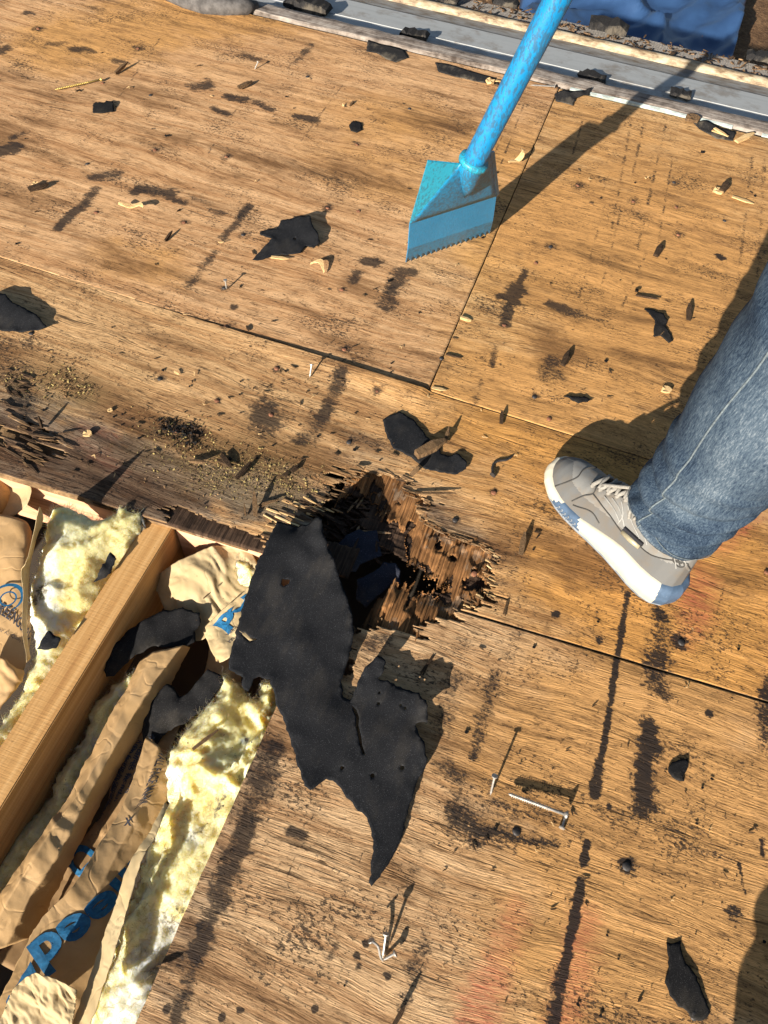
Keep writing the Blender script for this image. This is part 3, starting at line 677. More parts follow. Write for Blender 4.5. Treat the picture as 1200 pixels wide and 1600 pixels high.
# ------------------------------------------------------------------ roof edge: trim board, wide metal gutter, mesh, lower ground
def gnoise(x, s): return fbm(np.asarray(x, float) * 22, np.asarray(x, float) * 0 + s, s)
def strip_mesh(name, xs, prof, m, parent, jit=0.0, smooth=False, yoff=0.0):
    V = []; n = len(prof)
    for x in xs:
        for k, (y, z) in enumerate(prof):
            V.append((x, y + 0.028 * (x + .2) + yoff + jit * (float(vn(x * 25, k * 3.3, 5)) - .5), z + jit * .5 * (float(vn(x * 30, k * 5.1, 6)) - .5)))
    F = []
    for i in range(len(xs) - 1):
        for k in range(n - 1): F.append((i * n + k, (i + 1) * n + k, (i + 1) * n + k + 1, i * n + k + 1))
    o = mesh(name, V, F, m, parent, smooth)
    return o
t = NT('weathered_grey_trim')
a = t.noise(t.mapped((5, 120, 40)), 1.0, 5, 0.65); b = t.noise(t.mapped((1, 1, 1)), 28, 5, 0.7)
cc = t.ramp(t.math('ADD', t.math('MULTIPLY', a, .5), t.math('MULTIPLY', b, .5)), [(0.38, (0.06, 0.045, 0.036)), (0.5, (0.22, 0.18, 0.15)), (0.62, (0.36, 0.315, 0.27))])
t.bump(t.math('ADD', a, b), 0.002, 0.8); M_trim = t.fin(cc, 0.85, 0.15)
t = NT('grey_painted_gutter_metal')
a = t.noise(t.mapped((1, 1, 1)), 9, 5, 0.65); b = t.noise(t.mapped((60, 60, 60)), 1.0, 4, 0.7); c_ = t.noise(t.mapped((3, 40, 10)), 1.0, 4)
cc = t.mix(t.math('MULTIPLY', t.step(t.math('ADD', a, t.math('MULTIPLY', b, .3)), .62, .85), .6), (0.385, 0.39, 0.38), (0.17, 0.125, 0.085))
cc = t.mix(t.math('MULTIPLY', t.step(c_, .45, .7), .25), cc, (0.22, 0.23, 0.225))
cc = t.mix(t.step(b, .70, .76), cc, (0.05, 0.04, 0.035))
M_gut = t.fin(cc, 0.75, 0.2)
t = NT('darker_grey_gutter_metal')  # front wall: mottled brown to grey, darker than the trough
a = t.noise(t.mapped((6, 20, 10)), 2.0, 5, 0.7)
M_gutd = t.fin(t.ramp(a, [(0.36, (0.10, 0.075, 0.05)), (0.52, (0.185, 0.18, 0.17)), (0.7, (0.23, 0.235, 0.23))]), 0.6, 0.3)
t = NT('cream_gutter_lip')
a = t.noise(t.mapped((16, 40, 40)), 1.0, 5, 0.7)
M_lip = t.fin(t.ramp(a, [(0.36, (0.10, 0.055, 0.03)), (0.47, (0.27, 0.20, 0.12)), (0.6, (0.42, 0.35, 0.24))]), 0.6, 0.3)
M_mesh = plain('galvanised_mesh', (0.22, 0.20, 0.18), 0.5, 0.4, 0.3, 0.4, 200)
M_mulch = plain('leaf_litter', (0.17, 0.105, 0.06), 0.9, 0.1, 0, 0.7, 240, 0.004)
gx = np.arange(-1.75, 2.31, 0.03)
trim = thing('trim_board', 'weathered grey trim board along the far edge of the plywood deck', 'trim board', (0, 2.2, 0))
strip_mesh('board', gx[gx > -1.16], [(2.166, -0.03), (2.164, 0.003), (2.169, 0.006), (2.210, 0.006), (2.226, 0.003), (2.232, -0.02)], M_trim, trim, 0.006)
M_drip = plain('pale_green_drip_edge', (0.50, 0.55, 0.50), 0.5, 0.4, 0.1, 0.3, 60)
strip_mesh('drip_edge', np.arange(-.13, .33, .015), [(2.152, -0.004), (2.150, 0.004), (2.158, 0.006), (2.162, 0.002)], M_drip, trim, 0.004)
strip_mesh('drip_edge', np.arange(.40, 1.6, .03), [(2.150, -0.004), (2.148, 0.003), (2.156, 0.005), (2.160, 0.002)], M_drip, trim, 0.004)
gut = thing('gutter', 'wide grey metal gutter with a cream lip along the roof edge', 'gutter', (0, 2.5, -.05))
M_gutshade = plain('gutter_back_shade', (0.045, 0.05, 0.055), 0.6, 0.3, 0, 0.4, 30)  # near-black colour paints in the trim board's shadow along this strip
strip_mesh('gutter_back', gx, [(2.236, -0.012), (2.240, -0.052), (2.275, -0.054)], M_gutshade, gut)
strip_mesh('ledge', gx, [(2.275, -0.0535), (2.300, -0.050), (2.302, -0.044), (2.322, -0.046), (2.326, -0.052)], M_gut, gut)
strip_mesh('trough', gx, [(2.326, -0.052), (2.334, -0.053), (2.337, -0.0495), (2.343, -0.0495), (2.347, -0.0545), (2.40, -0.060), (2.402, -0.0585), (2.406, -0.0610), (2.555, -0.079), (2.560, -0.0795)], M_gut, gut)
strip_mesh('front_wall', gx, [(2.560, -0.0795), (2.60, -0.094), (2.665, -0.098)], M_gutd, gut)
strip_mesh('lip', gx, [(2.664, -0.110), (2.664, -0.092), (2.668, -0.083), (2.684, -0.080), (2.700, -0.084), (2.704, -0.102)], M_lip, gut, 0.004, True)
gd = strip_mesh('debris_bed', gx, [(2.70, -0.115), (2.78, -0.120), (2.88, -0.138), (2.93, -0.150), (2.935, -0.2)], M_mulch, gut, 0.02)
wm = MB()
for x in np.arange(-.9, 1.2, .0095):
    wm.box((x, 2.80 + .028 * (x + .2), -0.114 - .008), (.0008, .115, .0008), np.array([[1, .03, 0], [-.03, 1, 0], [0, -.17, 1]]))
for k, y in enumerate(np.arange(2.70, 2.915, .0095)):
    P = [(x, y + .028 * (x + .2), -0.102 - (y - 2.69) * .175) for x in np.arange(-.9, 1.21, .3)]
    wm.tube(P, .0009, 4)
wm.build('mesh_guard', M_mesh, gut)
rl = random.Random(11)
lm = [MB() for _ in range(3)]
for k in range(520):
    x = rl.uniform(-.6, 1.0); y = 2.69 + rl.random() ** 1.3 * .24
    stick(lm[rl.randrange(3)], (x, y + .028 * (x + .2), -.098 - (y - 2.69) * .19 + rl.uniform(0, .008)), rl.uniform(0, 6.3), rl.uniform(.006, .034), rl.uniform(.002, .010), rl.uniform(.001, .004), rl.uniform(-.4, .4))
mix3 = [(M_chipd), (M_mulch), (M_chipm)]
lit = MB()
for i in range(3): lit.add(lm[i].v, lm[i].f, i)
tag(lit.build('leaf_litter', None, None, mats=mix3), 'brown leaf and chip litter lying on the gutter mesh', 'leaf litter', kind='stuff')

# house below, ground, tarp
t = NT('house_siding'); M_house = t.fin(t.mix(t.noise(t.co(), 6, 4), (0.45, 0.42, 0.36), (0.5, 0.47, 0.42)), 0.8, 0.2)
t = NT('attic_board'); M_attic = t.fin(t.mix(t.noise(t.co(), 12, 5), (0.05, 0.042, 0.035), (0.10, 0.08, 0.06)), 0.95, 0.1)
hb = MB(); hb.box((-.1, .5, -1.6), (2.35, 1.62, 1.02)); hb.box((-.1, .5, -.30), (2.45, 1.66, .10), None, 1); hb.box((-.1, 2.135, -.11), (2.45, .018, .088), None, 1)
house = thing('house', 'house under the stripped roof deck, mostly hidden below it', 'house', (0, .5, -2.6))
hb.build('wall', None, house, mats=[M_house, M_attic])
t = NT('bare_brown_soil')
a = t.noise(t.mapped((1, 1, 1)), 3, 6, 0.7); b = t.noise(t.mapped((1, 1, 1)), 30, 5, 0.7)
cc = t.ramp(t.math('ADD', t.math('MULTIPLY', a, .5), t.math('MULTIPLY', b, .5)), [(0.35, (0.05, 0.028, 0.015)), (0.5, (0.15, 0.085, 0.045)), (0.65, (0.30, 0.18, 0.09))])
t.bump(b, 0.03, 1); M_soil = t.fin(cc, 0.95, 0.1)
mesh('ground', [(-80, -80, -2.62), (80, -80, -2.62), (80, 80, -2.62), (-80, 80, -2.62)], [(0, 1, 2, 3)], M_soil)['kind'] = 'structure'
t = NT('blue_tarpaulin'); a = t.noise(t.mapped((1, 1, 1)), 7, 4)
M_tarp = t.fin(t.mix(a, (0.018, 0.045, 0.115), (0.03, 0.075, 0.17)), 0.5, 0.4)
zt = -2.3
T0, T1, T2, T3 = (un(*p, zt) for p in ((800, 130), (1135, 135), (1178, -40), (820, -60)))
nu = nv = 70; V = []
for j in range(nv):
    for i in range(nu):
        u, v = i / (nu - 1), j / (nv - 1)
        p = (T0 * (1 - u) + T1 * u) * (1 - v) + (T3 * (1 - u) + T2 * u) * v
        w = u * 2.2 + v * .8 + .9 * float(fbm(u * 2.5, v * 2.5, 3))
        z = .13 * (1 - abs(math.sin(w * 3.2))) ** 1.6 + .20 * float(fbm(u * 5, v * 5, 8)) + .06 * abs(math.sin((u * .7 - v) * 11 + 4.5 * float(fbm(u * 3, v * 3, 5)))) ** 2
        V.append((p[0], p[1], zt - .12 + z * (1.0 if 0 < i < nu - 1 and 0 < j < nv - 1 else 0.3)))
tarp = mesh('tarpaulin', V, [(j * nu + i, j * nu + i + 1, (j + 1) * nu + i + 1, (j + 1) * nu + i) for j in range(nv - 1) for i in range(nu - 1)], M_tarp, None, True)
solid(tarp, .003); tag(tarp, 'crumpled blue tarpaulin spread on the ground beyond the gutter', 'tarpaulin')

# ------------------------------------------------------------------ roof framing in the open bay
def beam(name, lo, hi, m, label, cat, group=None, n=14, axis=1):
    lo = np.array(lo, float); hi = np.array(hi, float); c = (lo + hi) / 2
    b = bmesh.new(); bmesh.ops.create_cube(b, size=1)
    bmesh.ops.scale(b, vec=tuple(hi - lo), verts=b.verts)
    es = [e for e in b.edges if abs((e.verts[0].co - e.verts[1].co)[axis]) > 1e-6]
    bmesh.ops.subdivide_edges(b, edges=es, cuts=n)
    es = [e for e in b.edges if len(e.link_faces) == 2 and e.calc_face_angle() > 1]
    bmesh.ops.bevel(b, geom=es, offset=.0016, segments=2, affect='EDGES')
    rr = random.Random(3)
    for v in b.verts:
        k = float(fbm(v.co[axis] * 14, v.co[(axis + 1) % 3] * 60, 4)) - .5
        v.co.x += k * .0016; v.co.z += k * .0018
    me = bpy.data.meshes.new(name); b.to_mesh(me); b.free(); me.materials.append(m)
    o = link(name, me); o.location = c
    return tag(o, label, cat, group)
beam('rafter', (-.508, -1.2, -.158), (-.461, .512, -.0165), M_rafter, 'bare sawn rafter crossing the open bay between the yellow insulation batts', 'rafter')
beam('rafter', (-.914, -1.2, -.158), (-.868, .512, -.0165), M_rafter, 'rafter at the far left end of the open bay', 'rafter')
beam('rafter', (-.100, -1.2, -.158), (-.062, .20, -.0170), M_rafter, 'rafter hidden under the left edge of the lower plywood sheet', 'rafter')
def seam_at(x): return lower_seam(x)
def block(x0, x1, label):
    c = np.array([(x0 + x1) / 2, 0, -.075])
    V = []
    for x in (x0, x1):
        y = seam_at(x) + .006
        for dy, z in ((0, -.018), (0.038, -.018), (.038, -.15), (0, -.15)): V.append((x - c[0], y + dy, z - c[2]))
    o = mesh('blocking', V, [(0, 1, 5, 4), (1, 2, 6, 5), (2, 3, 7, 6), (3, 0, 4, 7), (0, 3, 2, 1), (4, 5, 6, 7)], M_block)
    o.location = c
    md = o.modifiers.new('bevel', 'BEVEL'); md.width = .002; md.segments = 2
    tag(o, label, 'blocking', 'blocking boards under the strip edge')
block(-.866, -.510, 'pinkish blocking board under the strip edge, left of the bare rafter')
block(-.459, -.215, 'pinkish blocking board under the strip edge, right of the bare rafter')

# ------------------------------------------------------------------ insulation
def resample(P, step):
    P = [np.array(p, float) for p in P]; out = []
    for i in range(len(P)):
        a, b = P[i], P[(i + 1) % len(P)]; n = max(1, int(np.linalg.norm((b - a)[:2]) / step))
        for k in range(n): out.append(a + (b - a) * k / n)
    return np.array(out)
def patch(poly, res, jit, seed, holes=()):
    """2-D triangulated patch inside poly (n,2) with ragged rim. Returns verts (n,2), tris, distance to rim."""
    B = resample(poly, res)[:, :2]
    if jit:
        d = np.roll(B, -1, 0) - np.roll(B, 1, 0); nn = np.stack([d[:, 1], -d[:, 0]], -1); nn /= np.linalg.norm(nn, axis=1)[:, None] + 1e-9
        B = B + nn * (((fbm(B[:, 0] * 170, B[:, 1] * 170, seed, 3) - .5) * 2 + (vn(B[:, 0] * 520, B[:, 1] * 520, seed + 4) - .5) * .9) * jit)[:, None]
    lo, hi = B.min(0), B.max(0)
    gx_, gy_ = np.meshgrid(np.arange(lo[0], hi[0], res), np.arange(lo[1], hi[1], res))
    rj = np.random.RandomState(seed)
    gx_ = gx_.ravel() + rj.uniform(-.25, .25, gx_.size) * res; gy_ = gy_.ravel() + rj.uniform(-.25, .25, gy_.size) * res
    ok = inpoly(gx_, gy_, B); d = polyd(gx_, gy_, B); ok &= d > res * .55
    pts = [tuple(p) for p in B]; E = [(i, (i + 1) % len(B)) for i in range(len(B))]
    for H in holes:
        n0 = len(pts); H = [tuple(h[:2]) for h in H]; pts += H; E += [(n0 + i, n0 + (i + 1) % len(H)) for i in range(len(H))]
        ok &= ~inpoly(gx_, gy_, H) & (polyd(gx_, gy_, H) > res * .4)
    pts += list(zip(gx_[ok], gy_[ok]))
    v, e, f, *_ = delaunay_2d_cdt([Vector(p) for p in pts], E, [], 2, 1e-6)
    v = np.array([tuple(p) for p in v]); f = np.array([tuple(q) for q in f if len(q) == 3])
    for H in holes:
        c = v[f].mean(1); f = f[~inpoly(c[:, 0], c[:, 1], [h[:2] for h in H])]
    c = v[f].mean(1); f = f[inpoly(c[:, 0], c[:, 1], B)]
    a, b_, c_2 = v[f[:, 0]], v[f[:, 1]], v[f[:, 2]]
    ar = (b_[:, 0] - a[:, 0]) * (c_2[:, 1] - a[:, 1]) - (b_[:, 1] - a[:, 1]) * (c_2[:, 0] - a[:, 0])
    f[ar < 0] = f[ar < 0][:, ::-1]
    return v, f, polyd(v[:, 0], v[:, 1], B)
def facet(x, y, fr, s):
    """piecewise flat noise: flat facets meeting in creases, like crumpled paper"""
    x = x * fr; y = y * fr
    x = x + .9 * (vn(x * .45, y * .45, s + 50) - .5) * 2; y = y + .9 * (vn(x * .45, y * .45, s + 51) - .5) * 2
    u = x + y * .577; v = y * 1.155
    i, j = np.floor(u), np.floor(v); a, b = u - i, v - j
    h0 = _h(i, j, s); h1 = _h(i + 1, j, s); h2 = _h(i, j + 1, s); h3 = _h(i + 1, j + 1, s)
    lo = a + b < 1
    return np.where(lo, h0 + a * (h1 - h0) + b * (h2 - h0), h3 + (1 - a) * (h2 - h3) + (1 - b) * (h1 - h3)) - .5
def ridw(p, x, y, k=2.2):
    """height interpolated from control points p (x, y, z)"""
    w = 0; r = 0
    for q in p:
        d = ((x - q[0]) ** 2 + (y - q[1]) ** 2 + 1e-6) ** (k / 2); w = w + 1 / d; r = r + q[2] / d
    return r / w
def wool(name, label, poly_px, zref, amp, seed, dirt=(), grey=(), hair=4500, fold=0.6, ang=1.0):
    C_ = [(px, py, z) for px, py, z in poly_px]
    P = W2(C_)
    v, f, d = patch([p[:2] for p in P], .0042, .006, seed)
    x, y = v[:, 0], v[:, 1]
    z = ridw(P, x, y)
    prof = np.sqrt(np.clip(d / .035, 0, 1))
    ca, sa = math.cos(ang), math.sin(ang)
    u, w = x * ca + y * sa, -x * sa + y * ca
    wob = fbm(x * 14, y * 14, seed + 5)
    lump = fbm(u * 8, w * 20, seed, 3); rg = 1 - np.abs(2 * vn(u * 7 + wob * 2, w * 30 + wob * 4, seed + 2) - 1); fz = fbm(x * 140, y * 140, seed + 9, 3)
    rg2 = 1 - np.abs(2 * vn(u * 18 + wob * 2, w * 75 + wob * 7, seed + 12) - 1)
    z = z + prof * amp * ((lump - .45) * .8 + .40 * fold * (rg - .5) + fold * .10 * (rg2 - .5)) + (fz - .5) * .0045 + (fbm(x * 420, y * 420, seed + 4, 2) - .5) * .004 + (prof - 1) * .03
    n0 = len(v); B_ = np.nonzero(d < .0008)[0]
    me = bpy.data.meshes.new(name)
    me.from_pydata(np.stack([x, y, z], -1).tolist(), [], f.tolist()); me.materials.append(M_wool)
    me.polygons.foreach_set('use_smooth', np.ones(len(f), bool))
    set_attr(me, 'stain', np.stack([paint(x, y, dirt, .9), paint(x, y, grey, .9), x * 0, x * 0], -1))
    c = np.array([x.mean(), y.mean(), z.mean()])
    root = thing(name, label, 'insulation', c, 'torn yellow insulation batts in the open bay')
    o = link('batt', me, root); solid(o, .03)
    rr = np.random.RandomState(seed + 1); mb = MB()
    wgt = np.exp(-d / .012) + .22; idx = rr.choice(len(v), hair, p=wgt / wgt.sum())
    for i in idx:
        p = np.array([x[i], y[i], z[i]]); a = rr.uniform(0, 6.28) if rr.rand() < .6 else ang + rr.normal(0, .5); l = rr.uniform(.004, .015)
        e = np.array([math.cos(a), math.sin(a), rr.uniform(-.1, .7)]) * l; s_ = np.array([-math.sin(a), math.cos(a), 0]) * .00016; b = np.array([rr.normal(0, .3), rr.normal(0, .3), rr.normal(0, .3)]) * l
        q = p + e * .5 + b * .5; t_ = p + e
        mb.add([p - s_, p + s_, q + s_, q - s_, t_], [(0, 1, 2, 3), (3, 2, 4)])
    h = mb.build('loose_fibres', M_wool, root); h['kind'] = 'stuff'
    return root
wool('insulation_batt', 'yellow glass wool batt torn open left of the bare rafter',
     [(78, 782, .035), (100, 778, .035), (122, 790, .02), (150, 803, .0), (170, 795, .0), (185, 780, .03), (214, 783, .035), (226, 800, .02), (232, 820, -.02), (185, 890, -.03), (120, 985, -.03), (0, 1165, -.03), (-60, 1260, -.03), (-70, 1200, -.04), (0, 1110, -.03), (22, 1075, -.03), (40, 1030, -.03), (44, 990, -.02), (34, 945, -.01), (40, 905, .0), (58, 850, .01), (66, 805, .03)],
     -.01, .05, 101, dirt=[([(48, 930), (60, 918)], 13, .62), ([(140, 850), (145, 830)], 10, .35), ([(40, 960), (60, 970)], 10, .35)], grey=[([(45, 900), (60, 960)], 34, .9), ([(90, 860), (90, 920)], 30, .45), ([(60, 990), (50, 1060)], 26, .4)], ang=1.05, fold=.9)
wool('insulation_batt', 'large yellow glass wool batt bulging beside the lower plywood edge',
     [(345, 1045, -.02), (372, 1058, -.015), (380, 1075, -.02), (398, 1082, -.02), (405, 1058, -.01), (430, 1055, -.015), (450, 1095, -.03), (425, 1180, -.03), (375, 1290, -.035), (325, 1400, -.06), (285, 1500, -.09), (235, 1640, -.10), (110, 1640, -.10), (165, 1500, -.10), (200, 1400, -.08), (225, 1320, -.06), (255, 1255, -.05), (255, 1195, -.045), (262, 1165, -.045), (290, 1130, -.04), (318, 1098, -.035), (340, 1078, -.03)],
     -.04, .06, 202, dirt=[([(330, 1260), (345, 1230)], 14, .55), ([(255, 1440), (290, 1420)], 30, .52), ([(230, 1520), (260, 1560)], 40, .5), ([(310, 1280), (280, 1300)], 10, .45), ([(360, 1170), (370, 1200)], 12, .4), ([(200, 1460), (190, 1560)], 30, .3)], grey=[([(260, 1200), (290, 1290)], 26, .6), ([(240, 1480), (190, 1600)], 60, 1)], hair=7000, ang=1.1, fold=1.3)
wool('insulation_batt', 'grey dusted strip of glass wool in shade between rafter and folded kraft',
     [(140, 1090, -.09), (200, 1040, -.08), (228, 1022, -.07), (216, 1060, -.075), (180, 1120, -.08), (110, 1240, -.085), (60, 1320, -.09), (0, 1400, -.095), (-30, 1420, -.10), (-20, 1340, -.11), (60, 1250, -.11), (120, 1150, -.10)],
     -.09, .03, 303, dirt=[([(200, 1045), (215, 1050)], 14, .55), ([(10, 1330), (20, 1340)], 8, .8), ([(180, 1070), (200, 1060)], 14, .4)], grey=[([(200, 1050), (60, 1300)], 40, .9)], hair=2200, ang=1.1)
wool('insulation_batt', 'small tuft of glass wool beside the crumpled kraft under the deck edge',
     [(360, 860, -.02), (392, 866, -.02), (415, 880, -.03), (410, 930, -.04), (385, 925, -.04), (365, 900, -.03)], -.03, .03, 404, dirt=[([(385, 870), (405, 876)], 7, .6)], hair=900)

# ------------------------------------------------------------------ kraft facing
def paper(name, label, rows, m, seed, crumple=.004, nu=40, nv=60, cat='paper', group='loose kraft facings in the open bay', thick=.0007, freq=26, parent=None, tear=0.0, lin=False):
    """rows of (px, py, z) lofted into a crumpled sheet; returns (root, surface function)"""
    R = [np.stack([np.interp(np.linspace(0, len(r) - 1, nu), range(len(r)), np.array(W2(r))[:, k]) for k in range(3)], 1) if lin else cr(np.array(W2(r)), nu) for r in rows]
    R = np.stack(R)                                                # rows, nu, 3
    G = np.stack([cr(R[:, i], nv) for i in range(nu)], 1)          # nv, nu, 3
    du = np.gradient(G, axis=1); dv = np.gradient(G, axis=0); N_ = np.cross(du, dv); N_ /= np.linalg.norm(N_, axis=2)[..., None] + 1e-12
    if N_[..., 2].mean() < 0: N_ = -N_
    x, y = G[..., 0], G[..., 1]
    k = 1.5 * facet(x, y, freq, seed) + .8 * facet(x, y, freq * 2.4, seed + 7) + .35 * facet(x, y, freq * 5.3, seed + 9)
    G = G + N_ * (k * crumple)[..., None]
    if tear:
        for j in range(nv):
            G[j, 0] += (G[j, 1] - G[j, 0]) * float(vn(j * .9, 3, seed)) * tear; G[j, -1] += (G[j, -2] - G[j, -1]) * float(vn(j * .9, 9, seed)) * tear
    c = G.mean((0, 1))
    V = (G - c).reshape(-1, 3)
    F = [(j * nu + i, j * nu + i + 1, (j + 1) * nu + i + 1, (j + 1) * nu + i) for j in range(nv - 1) for i in range(nu - 1)]
    root = mesh(name, V, F, m, None, True); root.location = c
    solid(root, thick, 0); tag(root, label, cat, group)
    def surf(u, v, off):
        fu = np.clip(u, 0, 1) * (nu - 1.001); fv = np.clip(v, 0, 1) * (nv - 1.001); i = int(fu); j = int(fv); a = fu - i; b = fv - j
        g = lambda A: (A[j, i] * (1 - a) + A[j, i + 1] * a) * (1 - b) + (A[j + 1, i] * (1 - a) + A[j + 1, i + 1] * a) * b
        return g(G) + g(N_) * off - c
    return root, surf
def text_mesh(s, bold=0.0):
    cu = bpy.data.curves.new('text', 'FONT'); cu.body = s; cu.size = 1; cu.offset = bold; cu.resolution_u = 4; cu.align_x = 'LEFT'
    o = bpy.data.objects.new('text', cu); COL.objects.link(o)
    dg = bpy.context.evaluated_depsgraph_get(); me = bpy.data.meshes.new_from_object(o.evaluated_get(dg))
    bpy.data.objects.remove(o); b = bmesh.new(); b.from_mesh(me)
    for _ in range(2):
        es = [e for e in b.edges if e.calc_length() > .12]
        if es: bmesh.ops.subdivide_edges(b, edges=es, cuts=1)
        bmesh.ops.triangulate(b, faces=b.faces[:])
    v = np.array([tuple(q.co) for q in b.verts]); f = [tuple(q.index for q in p.verts) for p in b.faces]; b.free()
    bpy.data.meshes.remove(me)
    return v, f
def nearest_uv(root, surf, p):
    best = None
    for u in np.linspace(0, 1, 41):
        for v in np.linspace(0, 1, 41):
            q = surf(u, v, 0) + np.array(root.location); s_ = np.linalg.norm(pj_(q) - np.array(p))
            if best is None or s_ < best[0]: best = (s_, u, v)
    return best[1:]
def pj_(p):
    c = M.T @ (np.asarray(p, float) - CAMP); return np.array([600 + FPX * c[0] / c[2], 800 + FPX * c[1] / c[2]])
def print_on(root, surf, s, p0, p1, height, m, bold=.02, off=.0022, name='lettering', arc=0.0):
    """lettering whose baseline runs over the paper from photo point p0 to p1; height = letter height / baseline length in uv"""
    v, f = text_mesh(s, bold); w = v[:, 0].max()
    a = np.array(nearest_uv(root, surf, p0)); b = np.array(nearest_uv(root, surf, p1))
    A = surf(*a, 0); B = surf(*b, 0); e = B - A; Ln = np.linalg.norm(e); e /= Ln
    eps = .02
    pu = surf(min(1, a[0] + eps), a[1], 0) - surf(max(0, a[0] - eps), a[1], 0); pv = surf(a[0], min(1, a[1] + eps), 0) - surf(a[0], max(0, a[1] - eps), 0)
    pu /= (min(1, a[0] + eps) - max(0, a[0] - eps)); pv /= (min(1, a[1] + eps) - max(0, a[1] - eps))
    n = np.cross(pu, pv); n /= np.linalg.norm(n)
    if n[2] < 0: n = -n
    up = np.cross(n, e)                                            # letter up lies in the paper
    J = np.stack([pu, pv], 1); sol = np.linalg.lstsq(J, up, rcond=None)[0]
    V = []
    for q in v:
        t_ = q[0] / w; uv = a + (b - a) * t_ + sol * (q[1] * height + arc * 4 * t_ * (1 - t_))
        V.append(surf(uv[0], uv[1], off))
    o = mesh(name, V, f, m); o.parent = root
    return o
kl, kls = paper('kraft_facing', 'tan kraft facing with round emblem and curved dark lettering at the left frame edge',
      [[(-90, 790, -.03), (-20, 800, -.03), (36, 812, -.035), (50, 830, -.05)], [(-90, 900, -.05), (-20, 900, -.045), (30, 900, -.04), (46, 910, -.05)], [(-100, 1000, -.06), (-20, 1000, -.055), (25, 1000, -.05), (48, 1000, -.05)], [(-120, 1100, -.07), (-40, 1100, -.065), (10, 1080, -.06), (30, 1070, -.06)]], M_kraft, 11, .0016)
print_on(kl, kls, 'GREENGUARD', (-22, 950), (46, 1002), .026, M_printdk, .02)
print_on(kl, kls, 'Indoor Air Quality Certified', (-20, 978), (46, 1016), .008, M_printdk, .0)
em = MB()
for k in range(26):
    a = math.pi * (1.05 - 1.25 * k / 25); w = .0007 + .0045 * math.sin(math.pi * k / 25) ** .8
    c = np.array(un(13, 935, -.0405)); e1 = np.array([math.cos(a), math.sin(a), 0])
    em.v += [tuple(c + e1 * (.024 - w)), tuple(c + e1 * .0245)]
    if k: em.f.append((2 * k - 2, 2 * k - 1, 2 * k + 1, 2 * k))
n0 = len(em.v); c = np.array(un(14, 937, -.0405))
em.v += [tuple(c + np.array([.013 * math.cos(2 * math.pi * k / 20), .013 * math.sin(2 * math.pi * k / 20), 0])) for k in range(20)] + [tuple(c + np.array([.0105 * math.cos(2 * math.pi * k / 20), .0105 * math.sin(2 * math.pi * k / 20), 0])) for k in range(20)]
em.f += [(n0 + k, n0 + (k + 1) % 20, n0 + 20 + (k + 1) % 20, n0 + 20 + k) for k in range(20)]
em.v = [tuple(np.array(p) - np.array(kl.location) + np.array([0, 0, .0035])) for p in em.v]
o = mesh('emblem', em.v, em.f, M_print); o.parent = kl
paper('kraft_facing', 'curled pale strip of kraft facing under the deck edge at far left', [[(-30, 718, -.02), (10, 735, -.03), (30, 745, -.035)], [(-30, 760, -.06), (26, 770, -.05), (50, 762, -.02)], [(-30, 812, -.08), (20, 806, -.06), (44, 790, -.03)]], M_kraftpale, 12, .002, 24, 24)
paper('kraft_facing', 'orange kraft flap rolled up in the far left corner of the bay', [[(-60, 715, -.03), (-20, 722, -.022), (4, 730, -.03)], [(-60, 760, -.05), (-10, 765, -.035), (22, 770, -.06)], [(-60, 800, -.07), (-20, 805, -.05), (10, 800, -.07)]], M_kraft, 13, .002, 24, 24)
paper('kraft_facing', 'thin upright kraft edge with pointed tip beside the left wool batt', [[(62, 792, .075), (64, 793, .07)], [(52, 835, .05), (67, 812, .02)], [(40, 880, .035), (56, 850, .0)], [(34, 893, .02), (48, 885, -.01)], [(36, 930, .005), (44, 925, -.02)], [(35, 990, .0), (42, 990, -.02)], [(42, 1035, .0), (46, 1030, -.02)]], M_kraftpale, 14, .002, 10, 50)
paper('kraft_facing', 'torn kraft scrap curling below the emblem paper at left', [[(-40, 1030, -.03), (0, 1028, -.03), (14, 1045, -.04)], [(-40, 1080, -.05), (10, 1070, -.04), (38, 1050, -.045)], [(-60, 1150, -.06), (-10, 1120, -.05), (20, 1080, -.05)]], M_kraft, 15, .006, 24, 24)
# crumpled pale kraft near the top of the right bay
kc, kcs = paper('kraft_facing', 'crumpled pale kraft facing bunched between rafter and deck edge', [[(238, 905, -.10), (262, 888, -.055), (318, 858, -.025), (352, 852, -.025), (395, 866, -.03)], [(248, 935, -.085), (285, 915, -.045), (330, 890, -.03), (365, 885, -.035), (405, 890, -.04)], [(262, 960, -.09), (300, 950, -.06), (330, 935, -.05), (360, 930, -.05), (405, 925, -.05)], [(275, 1000, -.10), (315, 1000, -.08), (340, 975, -.06), (370, 960, -.055), (402, 955, -.05)]], M_kraftpale, 16, .009, 70, 70, freq=19)
kb, kbs = paper('kraft_facing', 'pale kraft flap with blue print and grey small print under the felt', [[(318, 985, -.07), (345, 955, -.05), (375, 930, -.035), (400, 905, -.03)], [(325, 1000, -.07), (352, 975, -.05), (380, 950, -.035), (405, 935, -.03)], [(332, 1018, -.06), (355, 1000, -.04), (385, 975, -.03), (405, 965, -.03)], [(345, 1035, -.055), (360, 1030, -.035), (380, 1010, -.03), (400, 1000, -.03)]], M_kraftpale, 17, .005, 40, 40)
print_on(kb, kbs, 'eed', (392, 912), (334, 978), .05, M_print, .05)
print_on(kb, kbs, '2003 per the USA', (400, 975), (352, 992), .010, M_printdk)
print_on(kb, kbs, 'A Corporation of', (402, 984), (355, 1004), .010, M_printdk)
